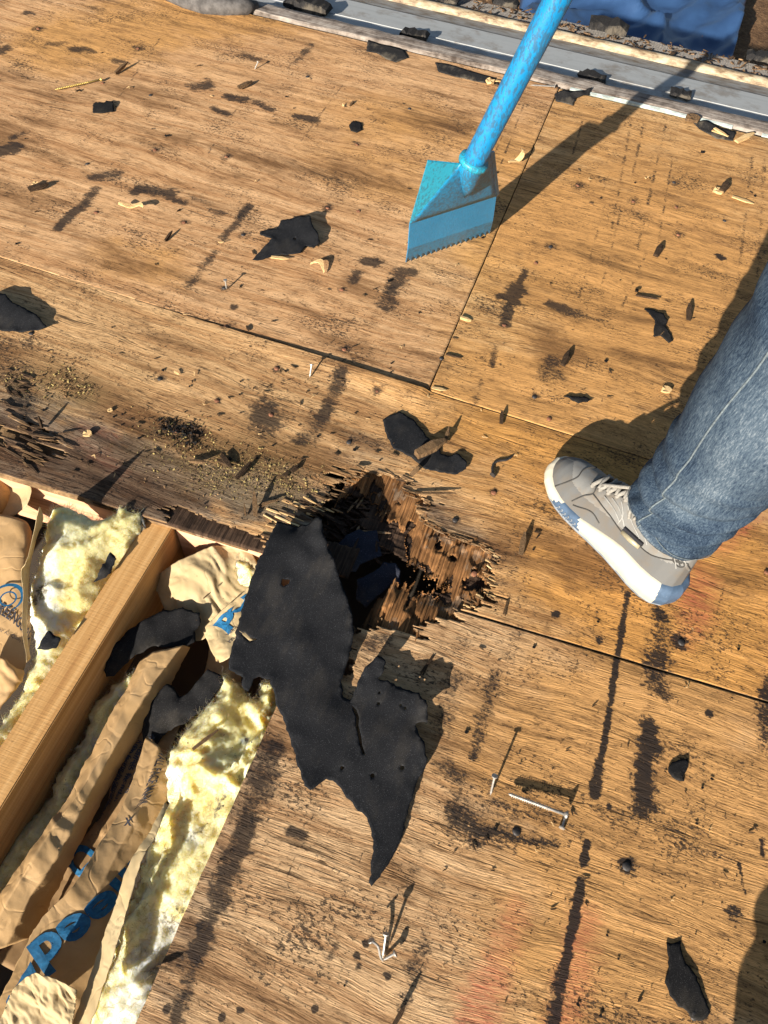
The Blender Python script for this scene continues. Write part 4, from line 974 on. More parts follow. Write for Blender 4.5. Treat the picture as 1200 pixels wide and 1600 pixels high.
paper('kraft_facing', 'brown kraft flap in shade under the pale printed flap', [[(330, 1010, -.10), (352, 1000, -.08), (372, 1015, -.07)], [(318, 1050, -.11), (345, 1030, -.09), (380, 1040, -.07)], [(310, 1090, -.12), (340, 1070, -.10), (375, 1075, -.08)]], M_kraft, 18, .004, 24, 24)
# long folded strip
paper('kraft_facing', 'long folded kraft strip running down the bay beside the rafter', [[(222, 1030, -.075), (240, 1018, -.05), (285, 1008, -.045), (298, 1012, -.07)], [(165, 1130, -.075), (195, 1105, -.05), (235, 1075, -.045), (272, 1062, -.085)], [(108, 1240, -.075), (135, 1220, -.045), (170, 1185, -.05), (225, 1140, -.09)], [(60, 1310, -.07), (85, 1290, -.04), (128, 1265, -.05), (180, 1215, -.10)], [(15, 1375, -.07), (50, 1345, -.04), (95, 1330, -.05), (130, 1310, -.10)], [(-30, 1440, -.08), (10, 1410, -.05), (50, 1400, -.06), (95, 1380, -.11)], [(-60, 1520, -.10), (-30, 1490, -.07), (10, 1480, -.08), (60, 1460, -.12)]], M_kraft, 19, .0024, 48, 110, tear=1.5, freq=34, lin=True)
kd, kds = paper('kraft_facing', 'dark kraft panel with dense small print between the folded strips', [[(235, 1120, -.10), (262, 1105, -.09), (290, 1115, -.09)], [(185, 1170, -.105), (225, 1165, -.09), (262, 1180, -.085)], [(165, 1260, -.115), (190, 1250, -.10), (222, 1260, -.10)], [(120, 1320, -.115), (150, 1330, -.11), (185, 1330, -.105)], [(70, 1390, -.12), (100, 1400, -.12), (140, 1410, -.11)], [(-10, 1500, -.125), (30, 1520, -.125), (80, 1530, -.12)]], M_kraftdk, 20, .004, 40, 70)
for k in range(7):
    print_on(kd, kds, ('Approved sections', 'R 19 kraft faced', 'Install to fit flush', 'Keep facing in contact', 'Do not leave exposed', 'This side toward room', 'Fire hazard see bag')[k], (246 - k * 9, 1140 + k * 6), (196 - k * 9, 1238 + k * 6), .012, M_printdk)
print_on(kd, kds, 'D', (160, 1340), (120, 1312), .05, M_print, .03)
# long lettered piece
ke, kes = paper('kraft_facing', 'kraft facing with large blue upside-down lettering at the lower left', [[(228, 1150, -.08), (248, 1165, -.07), (268, 1205, -.075)], [(195, 1250, -.07), (225, 1250, -.065), (258, 1262, -.08)], [(150, 1325, -.055), (185, 1330, -.06), (220, 1345, -.085)], [(112, 1385, -.045), (150, 1400, -.06), (196, 1410, -.09)], [(60, 1440, -.045), (105, 1470, -.06), (160, 1500, -.09)], [(18, 1520, -.05), (65, 1545, -.065), (125, 1580, -.09)], [(-15, 1590, -.055), (40, 1620, -.07), (100, 1660, -.09)]], M_kraft, 21, .0016, 44, 100, tear=1.0, freq=30, lin=True)
print_on(ke, kes, 'illeed', (212, 1334), (46, 1478), .052, M_print, .035)
print_on(ke, kes, 'WALL FACE MARK', (250, 1172), (210, 1262), .016, M_printdk)
print_on(ke, kes, 'x', (207, 1275), (196, 1284), .022, M_printdk)
bl = MB(); n0 = 0
for k in range(9):
    t_ = k / 8; u, v = nearest_uv(ke, kes, (46 - 38 * t_, 1505 + 62 * t_)); u2, v2 = nearest_uv(ke, kes, (58 - 30 * t_ - 12 * t_ * t_, 1524 + 50 * t_))
    bl.v += [tuple(kes(u, v, .0022)), tuple(kes(u2, v2, .0022))]
    if k: bl.f.append((2 * k - 2, 2 * k - 1, 2 * k + 1, 2 * k))
o = mesh('blue_band', bl.v, bl.f, M_print); o.parent = ke
paper('kraft_facing', 'narrow kraft strip standing on edge beside the lettered facing', [[(258, 1252, -.03), (263, 1258, -.032)], [(232, 1300, -.026), (244, 1304, -.018)], [(203, 1345, -.026), (222, 1345, -.014)], [(180, 1410, -.032), (205, 1403, -.018)], [(158, 1470, -.040), (184, 1475, -.026)], [(130, 1550, -.052), (160, 1550, -.038)], [(103, 1620, -.062), (134, 1625, -.048)]], M_kraftpale, 22, .0022, 12, 80, tear=1.0)
paper('kraft_facing', 'fluffy torn kraft backing at the bottom left corner', [[(20, 1545, -.020), (50, 1522, -.012), (75, 1524, -.012), (122, 1546, -.03)], [(5, 1580, -.030), (45, 1560, -.025), (80, 1556, -.028), (118, 1580, -.04)], [(-20, 1640, -.055), (30, 1630, -.055), (75, 1630, -.055), (108, 1640, -.06)]], M_kraftpale, 23, .007, 90, 90, freq=34, tear=2.5)

# ------------------------------------------------------------------ roofing felt
def felt(name, label, poly_px, seed, m=None, res=.0042, jit=.0018, thick=.0013, ctrl=None, ripple=.002, holes=(), group='torn scraps of black roofing felt', cat='roofing felt', floor=0.0012, slits=()):
    m = m or M_felt
    P = [np.array(un(p[0], p[1], p[2] if len(p) > 2 else .0025)) for p in poly_px]
    Q = list(P) + [np.array(un(*q)) for q in (ctrl or [])]
    H = []
    rr = np.random.RandomState(seed)
    for hx, hy, hr in holes:
        c = un(hx, hy, .01); H.append([(c[0] + hr * math.cos(a) * rr.uniform(.6, 1.2), c[1] + hr * math.sin(a) * rr.uniform(.6, 1.2)) for a in np.linspace(0, 2 * math.pi, 9)[:-1]])
    for sl in slits: H.append([tuple(un(px, py, .010)[:2]) for px, py in sl])
    v, f, d = patch([p[:2] for p in P], res, jit, seed, H)
    x, y = v[:, 0], v[:, 1]
    z = ridw(Q, x, y, 2.6) + ripple * (fbm(x * 28, y * 28, seed, 3) - .45) + ripple * .5 * (vn(x * 90, y * 90, seed + 2) - .5) * np.exp(-d / .006)
    if floor is not None: z = np.maximum(z, floor + thick)
    c = np.array([x.mean(), y.mean(), z.mean()])
    o = mesh(name, np.stack([x, y, z], -1) - c, f, m, None, True); o.location = c
    solid(o, thick, -1)
    return tag(o, label, cat, group)
felt('felt_scrap', 'large torn sheet of black roofing felt hanging over the hole and open bay',
     [(432, 815, .024), (445, 817, .02), (462, 824, .02), (478, 820, .035), (497, 808, .058), (503, 812, .060), (505, 835, .058), (520, 870, .050), (540, 925, .038), (551, 960, .030), (553, 985, .026), (548, 1015, .018), (540, 1045, .012), (533, 1070, .01), (537, 1088, .009), (547, 1094, .008), (552, 1088, .012),
      (560, 1062, .018), (573, 1040, .026), (590, 1024, .030), (602, 1030, .030), (600, 1048, .030), (590, 1060, .022), (620, 1072, .020), (640, 1078, .024), (655, 1082, .028), (668, 1098, .030), (667, 1128, .026), (648, 1130, .018), (652, 1140, .018), (660, 1155, .022), (668, 1185, .018), (663, 1200, .012), (652, 1222, .008), (640, 1260, .006), (630, 1300, .006), (610, 1345, .004), (590, 1375, .004), (581, 1384, .004), (576, 1378, .004), (583, 1330, .004), (580, 1300, .003), (574, 1278, .003), (556, 1262, .003), (543, 1245, .003), (525, 1222, .004), (510, 1216, .006), (485, 1234, .008), (475, 1228, .008), (468, 1200, .006), (455, 1165, .006), (445, 1130, .006), (432, 1100, .008), (425, 1075, .012), (422, 1062, .014), (405, 1058, .012), (397, 1062, .01), (388, 1082, .006), (380, 1076, .008), (378, 1060, .012), (357, 1046, .014), (360, 1020, .018), (372, 980, .022), (385, 925, .024), (400, 885, .026), (415, 850, .026)],
     31, ctrl=[(480, 860, .045), (450, 900, .032), (470, 1000, .024), (500, 1100, .014), (550, 1180, .010), (600, 1130, .016), (600, 1230, .006), (470, 1150, .010)], holes=[(446, 920, .008), (591, 1102, .0025), (625, 1105, .002), (632, 1110, .002), (592, 1086, .002), (535, 1199, .003), (582, 1212, .003), (628, 1200, .003)], ripple=.0022, jit=.0026, thick=.0011, floor=None, slits=[[(549, 1101), (557, 1110), (561, 1122), (560, 1135), (564, 1150), (566, 1165), (571, 1180), (567, 1178), (562, 1164), (560, 1150), (556, 1136), (557, 1122), (553, 1112)], [(374, 990), (384, 993), (392, 1000), (404, 1002), (391, 1005), (382, 998)]])
felt('felt_scrap', 'curved felt scrap with a wood chip on it just above the rotten hole', [(598, 656), (612, 648, .003), (625, 643, .004), (645, 655, .004), (660, 672, .005), (673, 690, .006), (690, 690, .004), (688, 708, .003), (700, 712, .004), (715, 708, .008), (730, 722, .009), (728, 732, .006), (712, 742, .004), (690, 738, .003), (665, 733, .002), (640, 712, .002), (615, 700, .002), (604, 682, .003)], 32, ripple=.003)
felt('felt_scrap', 'wing shaped felt scrap left of the blue shovel blade', [(394, 406), (404, 395, .004), (418, 380, .008), (424, 373, .012), (406, 365, .01), (408, 360, .008), (432, 358, .012), (440, 344, .016), (452, 342, .018), (468, 338, .022), (485, 337, .022), (488, 352, .018), (496, 362, .018), (500, 378, .012), (490, 388, .006), (478, 384, .004), (470, 395, .003), (450, 398, .003), (425, 400, .003), (405, 407, .002)], 33, ripple=.004, holes=[(461, 372, .003)])
felt('felt_scrap', 'pointed felt scrap cut by the left frame edge', [(-40, 470, .004), (-10, 455, .016), (8, 459, .020), (20, 472, .018), (40, 482, .016), (58, 492, .014), (72, 510, .010), (60, 515, .004), (35, 519, .002), (0, 517, .002), (-40, 512, .002)], 34, ripple=.003)
felt('felt_scrap', 'small square felt scrap near the top left of the deck', [(145, 162), (150, 159, .004), (162, 161, .006), (166, 157, .008), (177, 158, .008), (178, 174, .002), (160, 177, .002), (145, 176, .002)], 35, M_feltdk, .004)
felt('felt_scrap', 'ragged brown-black felt crumb above the shovel shadow left', [(545, 195), (552, 188, .004), (565, 192, .003), (566, 203, .002), (557, 207, .002), (548, 204, .002)], 36, M_feltdk, .004)
felt('felt_scrap', 'bottle shaped felt flake with a nail at its foot, bottom right corner', [(1042, 1472), (1053, 1473), (1065, 1469), (1066, 1490, .004), (1072, 1505, .004), (1085, 1520, .003), (1096, 1545, .003), (1103, 1565, .002), (1110, 1580, .002), (1105, 1590, .002), (1092, 1594), (1080, 1590), (1075, 1580), (1060, 1572), (1048, 1555), (1040, 1535, .003), (1040, 1525, .003), (1045, 1510), (1043, 1490)], 37, M_feltdk, .004, floor=.001)
felt('felt_scrap', 'small felt flake under a domed nail, right of the charred stripes', [(1044, 1198), (1050, 1190, .003), (1060, 1187, .004), (1074, 1186, .004), (1077, 1196, .003), (1072, 1206), (1068, 1212), (1070, 1222), (1062, 1221), (1050, 1214), (1045, 1206)], 38, M_feltdk, .004)
felt('felt_scrap', 'curled felt shaving on the golden plywood above the jeans', [(1006, 482), (1022, 484, .004), (1036, 490, .008), (1044, 500, .008), (1040, 510, .004), (1048, 520, .003), (1052, 532, .003), (1045, 536), (1032, 524, .002), (1022, 526, .002), (1022, 514, .003), (1024, 502, .003), (1016, 492, .003)], 39, M_feltdk, .0035)
felt('felt_scrap', 'thin flat felt sliver lying between shovel and shoe', [(879, 619, .002), (890, 618, .006), (902, 620, .006), (912, 619, .005), (926, 624, .003), (916, 628), (904, 630), (895, 626)], 40, M_feltdk, .0035)
felt('felt_scrap', 'felt corner stuck under the trim board at the deck edge', [(575, 62), (590, 68), (610, 72), (632, 78), (638, 90), (618, 97), (604, 92), (588, 82), (572, 80)], 41, M_shingle, .006)
felt('felt_scrap', 'long dark felt remnant lying against the trim board', [(680, 97), (700, 100), (740, 112), (775, 122), (780, 132), (750, 128), (715, 120), (685, 112)], 42, M_shingle, .006)
felt('felt_scrap', 'dark felt remnant at the top of the sheet joint', [(866, 146, .004), (880, 140, .01), (905, 142, .012), (925, 136, .012), (920, 148, .006), (900, 153, .004), (895, 165, .004), (880, 160, .004), (868, 158, .003)], 43, M_shingle, .006)
felt('felt_scrap', 'dark felt wad along the trim at right edge', [(1082, 190, .004), (1105, 188, .010), (1130, 200, .008), (1150, 206, .006), (1145, 220, .003), (1120, 216, .003), (1095, 203, .003)], 44, M_shingle, .006)
# scraps in the bay and hole
felt('felt_scrap', 'felt scrap leaning on the rafter on the left wool batt', [(146, 909, -.01), (158, 885, .0), (172, 862, .005), (180, 868, .0), (182, 873, .0), (176, 885, -.005), (174, 895, -.01), (165, 903, -.012), (155, 906, -.012)], 45, None, .004, floor=None)
felt('felt_scrap', 'small five sided felt scrap resting on the left wool batt', [(58, 1014, -.005), (66, 997, .0), (76, 985, .003), (94, 998, .0), (90, 1008, -.005), (88, 1013, -.006), (75, 1016, -.006)], 46, None, .004, floor=None)
felt('felt_scrap', 'long drooping felt strip lying beside the rafter in the bay', [(163, 1048, -.07), (166, 1035, -.065), (178, 1008, -.06), (200, 985, -.055), (225, 968, -.05), (250, 955, -.05), (285, 949, -.045), (312, 957, -.045), (314, 972, -.05), (305, 985, -.055), (305, 1000, -.055), (290, 1010, -.055), (262, 1012, -.055), (240, 1010, -.06), (215, 1022, -.065), (195, 1038, -.07), (178, 1056, -.075), (166, 1058, -.075)], 47, M_feltdk, floor=None, ripple=.005)
felt('felt_scrap', 'branched felt strip hanging over the kraft in the bay', [(218, 1115, -.075), (240, 1088, -.065), (260, 1069, -.06), (272, 1074, -.06), (280, 1088, -.065), (292, 1085, -.06), (312, 1062, -.05), (325, 1046, -.045), (338, 1050, -.045), (352, 1062, -.045), (338, 1085, -.05), (312, 1112, -.06), (290, 1130, -.07), (262, 1142, -.08), (240, 1168, -.085), (226, 1166, -.09), (222, 1148, -.085)], 48, M_feltdk, floor=None, ripple=.005)
felt('felt_scrap', 'upper felt piece lying inside the rotten hole', [(520, 855, -.020), (548, 832, -.012), (562, 826, -.010), (570, 832, -.010), (588, 828, -.010), (592, 845, -.014), (597, 868, -.016), (575, 876, -.020), (562, 882, -.020), (556, 894, -.022), (535, 890, -.024), (530, 872, -.024)], 49, M_feltblue, floor=None)
felt('felt_scrap', 'lower felt piece lying inside the rotten hole', [(558, 905, -.026), (590, 890, -.022), (600, 878, -.018), (618, 880, -.016), (625, 890, -.016), (626, 912, -.018), (610, 914, -.03), (598, 925, -.035), (585, 935, -.04), (572, 950, -.045), (556, 935, -.045)], 50, M_feltblue, floor=None)
# granule scraps standing in the gutter
def shingle(label, px, py, w, h, d, z=-.05, seed=1):
    c = un(px, py, z); b = MB(); r = random.Random(seed); n = 9; V = []
    for k in range(n):
        x = (k / (n - 1) - .5) * w; top = h * (r.uniform(.75, 1.05) if 0 < k < n - 1 else .6)
        for yy, zz in ((-d / 2, 0), (-d / 2 * .8, top * .95), (d / 2 * .8, top), (d / 2, 0)): V.append((x + r.uniform(-.004, .004), yy + r.uniform(-.008, .008), zz * r.uniform(.7, 1.1)))
    F = [(i * 4 + k, (i + 1) * 4 + k, (i + 1) * 4 + (k + 1) % 4, i * 4 + (k + 1) % 4) for i in range(n - 1) for k in range(4)] + [(0, 1, 2, 3), tuple((n - 1) * 4 + k for k in (3, 2, 1, 0))]
    o = mesh('shingle_scrap', V, F, M_shingle); o.location = c; o.rotation_euler = (0, 0, .03)
    tag(o, label, 'shingle', 'shingle scraps caught in the gutter'); return o
shingle('blocky shingle scrap in the gutter left of the shovel handle', 648, 58, .085, .020, .045, seed=1)
shingle('shingle scrap in the gutter just right of the shovel handle', 925, 122, .085, .012, .045, seed=2)
shingle('shingle scrap in the gutter under the handle shadow', 1064, 148, .06, .010, .05, seed=3)
shingle('dark shingle wad on the gutter mesh by the orange litter', 950, 45, .13, .03, .07, -.11, 5)
shingle('flat shingle scrap on the mesh left of the shovel handle', 790, 6, .09, .02, .05, -.11, 6)
shingle('shingle scrap on the mesh at the right edge', 1190, 92, .10, .02, .05, -.11, 7)
shingle('dark shingle heap on the gutter at the top edge left of centre', 480, 12, .14, .03, .06, -.05, 8)
shingle('shingle scrap on the mesh near the top edge', 700, 0, .07, .012, .05, -.11, 9)
# rolled underlay lying at the top edge
rm_ = MB(); P = [np.array(un(px, py, .012)) for px, py in ((250, -14), (290, 2), (320, 10), (350, 12), (385, 12), (402, 8))]
rm_.tube(P, [.018, .022, .024, .024, .022, .010], 12)
for i, p in enumerate(rm_.v): rm_.v[i] = tuple(np.array(p) + np.array([0, 0, .006 * (float(fbm(p[0] * 40, p[1] * 40, 4)) - .5)]))
c = np.mean(np.array(rm_.v), 0); rm_.v = [tuple(np.array(p) - c) for p in rm_.v]
M_slate = plain('grey_weathered_flashing', (0.095, 0.087, 0.082), 0.8, 0.2, 0, 0.4, 40, .003)
o = rm_.build('flashing_roll', M_slate, None, True); o.location = c; tag(o, 'lumpy grey roll of old flashing at the top edge of the deck', 'flashing')

# ------------------------------------------------------------------ blue tear-off shovel
def blue_paint(name, worn, hi):
    t = NT(name)
    a = t.noise(t.mapped((260, 260, 70)), 1.0, 4, 0.7); b = t.noise(t.mapped((1, 1, 1)), 14, 4, 0.6); c = t.noise(t.mapped((1, 1, 1)), 260, 3, 0.6)
    sc = t.step(t.math('ADD', a, t.math('MULTIPLY', b, .45)), .70, .80)
    col = t.mix(t.step(b, .35, .65), tuple(k * .85 for k in hi), hi)
    col = t.mix(t.math('MULTIPLY', sc, worn), col, (0.035, 0.050, 0.058))
    col = t.mix(t.math('MULTIPLY', t.step(c, .64, .70), worn * .8), col, (0.03, 0.03, 0.03))
    t.bump(t.math('ADD', t.math('MULTIPLY', sc, -.5), c), 0.0006, .5)
    return t.fin(col, 0.42, 0.45)
M_blue = blue_paint('blue_paint', .6, (0.004, 0.195, 0.43))
M_bluew = blue_paint('scuffed_blue_paint', .62, (0.005, 0.20, 0.40))
M_bluec = blue_paint('rubbed_clean_blue_paint', .15, (0.004, 0.24, 0.50))
M_bluef = blue_paint('bright_blue_paint', .5, (0.015, 0.31, 0.46))
A0, B0 = un(634, 410), un(765, 365)
C0 = np.array([-.195, 1.165, .325]); pn = np.cross(B0 - A0, C0 - A0); pn /= np.linalg.norm(pn)
if pn[1] > 0: pn = -pn
def onpl(px, py, off=0.0):
    r = ray(px, py); return CAMP + r * (((A0 + pn * off) - CAMP) @ pn) / (r @ pn)
ML, MR = onpl(640, 349), onpl(775, 306)
FT, SR = onpl(718, 256), onpl(766, 238)
SL = un(668.5, 251, .333)
sh = thing('tear_off_shovel', 'bright blue steel roofing tear-off shovel with toothed blade standing on the plywood', 'shovel', (A0 + B0) / 2)
bv = MB(); nt = 17
top = [ML + (MR - ML) * i / (nt * 2) for i in range(nt * 2 + 1)]
bot = [A0 + (B0 - A0) * i / (nt * 2) + (np.array([0, 0, .009]) * (i % 2) + (np.array([0, 0, .0005]))) for i in range(nt * 2 + 1)]
mid = [a * .42 + (A0 + (B0 - A0) * i / (nt * 2)) * .58 + pn * .003 for i, a in enumerate(top)]
low_ = [a * .14 + (A0 + (B0 - A0) * i / (nt * 2)) * .86 + pn * .001 for i, a in enumerate(top)]
n = len(top)
bv.add(top + mid + low_ + bot, [(i, n + i, n + i + 1, i + 1) for i in range(n - 1)]); bv.add(top + mid + low_ + bot, [(n * r + i, n * r + n + i, n * r + n + i + 1, n * r + i + 1) for r in (1, 2) for i in range(n - 1)], 1)
solid(bv.build('toothed_edge', None, sh, mats=[M_bluec, M_bluew]), .003, 0)
b1 = MB(); rows_ = 10; nn_ = 14; V = []
for j in range(rows_):
    t_ = j / (rows_ - 1); l = ML + (FT - ML) * t_; r = MR + (SR - MR) * t_
    for i in range(nn_):
        u = i / (nn_ - 1); V.append(l + (r - l) * u + pn * (.012 * t_ * (1 - abs(2 * u - 1)) ))
b1.add(V, [(j * nn_ + i, j * nn_ + i + 1, (j + 1) * nn_ + i + 1, (j + 1) * nn_ + i) for j in range(rows_ - 1) for i in range(nn_ - 1)])
solid(b1.build('blade', M_bluew, sh, True), .003, 0)
b2 = MB(); b2.add([ML, FT, SL, ML + (SL - ML) * .5, ML + (FT - ML) * .5], [(0, 4, 3), (4, 1, 2, 3)])
solid(b2.build('side_flange', M_bluef, sh), .003, 0)
b2 = MB(); q = SR + np.array([.004, .014, -.004]); b2.add([MR, SR, q, MR + np.array([.003, .010, 0])], [(0, 1, 2, 3)])
solid(b2.build('side_flange', M_bluew, sh), .003, 0)
hd = np.array([.275, .05, .96]); hd /= np.linalg.norm(hd)
hp = np.array([-.19, 1.16, .333]) - pn * 0.0
hb_ = MB(); P = [hp - hd * .02, hp, hp + hd * .25, hp + hd * .6, hp + hd * 1.0, hp + hd * 1.16]
hb_.tube(P, [.0192, .0192, .0192, .0190, .0188, .0188], 24)
hb_.build('handle', M_blue, sh, True)
cn = MB(); cpt = hp - hd * .02; tip = cpt + (A0 * .48 + B0 * .52 - cpt) * .30 + pn * .004
cn.tube([cpt + hd * .012, cpt, cpt * .5 + tip * .5 + pn * .004, tip], [.0225, .0225, .014, .002], 20)
cn.build('socket', M_bluew, sh, True)
rg_ = MB(); rg_.tube([cpt + hd * .003, cpt + hd * .008, cpt + hd * .013], [.0255, .0265, .0255], 24)
rg_.build('weld_collar', M_bluef, sh, True)
gp = MB(); e = hp + hd * 1.14; sd = np.cross(hd, [0, 1, .2]); sd /= np.linalg.norm(sd)
gp.tube([e - sd * .075 + hd * .10, e - sd * .06 + hd * .03, e - hd * .02], [.012, .012, .014], 10); gp.tube([e + sd * .075 + hd * .10, e + sd * .06 + hd * .03, e - hd * .02], [.012, .012, .014], 10); gp.tube([e - sd * .085 + hd * .10, e + sd * .085 + hd * .10], .016, 12)
M_grip = plain('black_plastic', (0.03, 0.03, 0.032), .5)
gp.build('grip', M_grip, sh, True)

# ------------------------------------------------------------------ person: jeans and shoe
t = NT('worn_blue_denim')
a = t.noise(t.mapped((520, 520, 110)), 1.0, 4, .8); b = t.noise(t.mapped((1, 1, 1)), 11, 5, .6); c = t.noise(t.mapped((200, 200, 1200)), 1.0, 2); w_ = t.noise(t.mapped((40, 40, 9)), 1.0, 4, .65)
k = t.math('ADD', t.math('ADD', t.math('MULTIPLY', a, .62), t.math('MULTIPLY', b, .26)), t.math('MULTIPLY', w_, .20))
fade, seamd, _, _ = t.attr('wear')
k = t.math('ADD', k, t.math('MULTIPLY', fade, .16))
cc = t.ramp(k, [(.44, (0.008, 0.016, 0.033)), (.53, (0.027, 0.044, 0.070)), (.64, (0.070, 0.098, 0.130)), (.78, (0.205, 0.235, 0.26))])
t.bump(t.math('ADD', t.math('ADD', t.math('MULTIPLY', a, .5), c), t.math('MULTIPLY', w_, 1.6)), .0014, .8); M_denim = t.fin(cc, .9, .1)
M_thread = plain('pale_seam_thread', (0.115, 0.14, 0.155), .9, .1, 0, .35, 300)
hl, ee = np.array([.35, .70, 0]), np.array([-.88, .475, 0]) / np.linalg.norm([-.88, .475]); ll = np.array([-ee[1], ee[0], 0])
HB = hl + ee * -.010 + ll * .050; TP = hl + ee * .284 + ll * -.004
SLn = np.linalg.norm(TP - HB); ex = (TP - HB) / SLn; ey = np.array([-ex[1], ex[0], 0])   # ey: towards the camera side
person = thing('person', 'person in worn blue jeans and grey high-top shoe with white and blue sole', 'person', HB)
WS = [0, .02, .06, .12, .2, .3, .4, .5, .6, .7, .78, .86, .92, .96, .985, 1.0]
WL = [.0, .018, .030, .0375, .040, .0395, .040, .043, .047, .0495, .0490, .0445, .036, .026, .016, .0]      # camera side half width
WR = [.0, .018, .029, .0355, .037, .0355, .036, .040, .046, .0495, .0480, .0410, .032, .023, .014, .0]
def hw(s, side): return np.interp(s, WS, WL if side > 0 else WR)
def sole_ring(n, grow, z, flare=0.0, toe=0.0):
    out = []
    for k in range(n):
        a = 2 * math.pi * k / n; s = .5 + .5 * math.cos(a); side = 1 if math.sin(a) >= 0 else -1
        s = min(1, max(0, s)); w = hw(s, side)
        # squarer ends
        p = HB + ex * (s * (SLn + 2 * grow) - grow) + ey * side * (w + grow * min(1, w / .02))
        out.append((p + np.array([0, 0, z + toe * max(0, (s - .72) / .28) ** 2]), s, side))
    return out
M_white = plain('cream_white_rubber', (0.50, 0.46, 0.36), .55, .35, 0, .10, 30, .0004)
M_soleb = plain('blue_rubber', (0.055, 0.090, 0.145), .6, .3, 0, .2, 60)
M_soleg = plain('grey_blue_outsole', (0.20, 0.22, 0.24), .7, .2, 0, .25, 60)
t = NT('grey_leather'); a = t.noise(t.mapped((1, 1, 1)), 34, 5, .6); b = t.noise(t.mapped((1, 1, 1)), 500, 2); 
cc = t.mix(t.math('MULTIPLY', t.step(a, .45, .72), .6), (0.175, 0.172, 0.163), (0.165, 0.125, 0.085))
t.bump(t.math('ADD', a, t.math('MULTIPLY', b, .3)), .0008, .7); M_leath = t.fin(cc, .6, .3)
t = NT('grey_nubuck'); a = t.noise(t.mapped((1, 1, 1)), 26, 5, .6)
cc = t.mix(t.math('MULTIPLY', t.step(a, .42, .7), .5), (0.112, 0.113, 0.112), (0.130, 0.102, 0.072)); t.bump(a, .0008, .7); M_nub = t.fin(cc, .75, .2)
M_blk = plain('black_tongue_mesh', (0.022, 0.022, 0.026), .8, .2)
M_lace = plain('grey_white_lace', (0.24, 0.225, 0.20), .85, .1, 0, .2, 300)
M_stitch = plain('dark_shoe_seam', (0.055, 0.053, 0.05), .8, .1)
M_greys = plain('grey_metal_tab', (0.34, 0.30, 0.20), .4, .4, .2)
shoe_parts = []
# outsole and midsole
NR = 360
def lay(name, levels, mats, mfun, parent=None):
    V = []; F = []; mi = []
    R = [sole_ring(NR, g, z, 0, tz) for g, z, tz in levels]
    for r in R: V += [p for p, _, _ in r]
    for i in range(len(R) - 1):
        for k in range(NR):
            F.append((i * NR + k, i * NR + (k + 1) % NR, (i + 1) * NR + (k + 1) % NR, (i + 1) * NR + k)); mi.append(mfun(R[i][k][1], R[i][k][2], i))
    F.append(tuple(range(NR - 1, -1, -1))); mi.append(0); F.append(tuple((len(R) - 1) * NR + k for k in range(NR))); mi.append(0)
    return mesh(name, V, F, None, parent, True, mats, mi)
# upper surface: s along the foot, a from 0 (camera side sole edge) to 1 (far side sole edge)
HS = [0, .03, .08, .15, .25, .33, .42, .5, .58, .66, .74, .82, .9, .95, .98, 1.0]
HH = [.080, .108, .116, .112, .108, .106, .100, .090, .076, .062, .052, .046, .040, .031, .022, .006]
Z0 = 0.024
def upper(s, a, off=0.0):
    th = math.pi * a; side = 1 if a < .5 else -1
    w = hw(min(1, max(0, s)), side); h = np.interp(s, HS, HH)
    narrow = np.interp(s, [0, .3, .5, .7, 1], [.80, .72, .66, .74, .9])
    c, q = math.cos(th), math.sin(th)
    pw = np.interp(s, [0, .4, .7, 1], [.55, .62, .75, .8])
    yy = (abs(c) ** pw) * (1 if c >= 0 else -1); zz = q ** .85
    k = 1 - (1 - narrow) * zz
    y = w * .985 * yy * k; z = Z0 + (h - .0) * zz
    lean = np.interp(s, [0, .05, .2], [.010, .004, 0]) * zz
    p = HB + ex * (SLn * (.008 + .985 * s) + lean) + ey * y + np.array([0, 0, z])
    if off:
        q0 = HB + ex * (SLn * min(.9, max(.12, s))) + np.array([0, 0, .03]); d = p - q0; d = d - ex * (d @ ex) * (0 if .1 < s < .92 else -0.0); p = p + d / np.linalg.norm(d) * off
    return p
ns, na = 170, 100; ss = [0.5 - 0.5 * math.cos(math.pi * i / (ns - 1)) for i in range(ns)]
V = []; F = []; mi = []
for s in ss:
    for j in range(na):
        a = j / (na - 1); p = upper(s, a)
        cre = .0016 * max(0, math.sin((s - .58) * 75)) * (1 if .58 < s < .74 else 0) * math.sin(math.pi * a) ** 2
        V.append(p - np.array([0, 0, cre]))
for i in range(ns - 1):
    for j in range(na - 1):
        s, a = (ss[i] + ss[i + 1]) / 2, (j + .5) / (na - 1)
        if s < .25 and .39 < a < .61 and s > .09: continue        # ankle opening
        F.append((i * na + j, i * na + j + 1, (i + 1) * na + j + 1, (i + 1) * na + j))
        m = 0
        lim = np.interp(s, [0, .1, .3, .5, .7, .8, .9, 1], [.30, .22, .15, .17, .22, .27, .5, .5])
        if min(a, 1 - a) < lim: m = 1
        if .34 < s < .72 and abs(a - .5) < .085 - .02 * (s - .34): m = 2
        mi.append(m)
shoe = mesh('shoe', V, F, None, person, True, [M_leath, M_nub, M_blk], mi); solid(shoe, .004, -1)
def toe_z(s): return 0.006 * max(0, (s - .8) / .2) ** 2
lay('outsole', [(-.004, .001, .008), (.001, .002, .006), (.0025, .007, .006), (.001, .009, .006)], [M_soleg], lambda s, d, i: 0, shoe)
def mfun(s, side, i):
    if .57 + .014 * i < s < .84 - .022 * i and i < 5: return 1
    if s < .055 + .004 * i: return 1
    return 0
ms = lay('midsole', [(.001, .0085, .006), (.004, .012, .006), (.0055, .018, .007), (.0048, .025, .008), (.002, .031, .009), (-.003, .034, .010), (-.010, .033, .009)], [M_white, M_soleb], mfun, shoe)
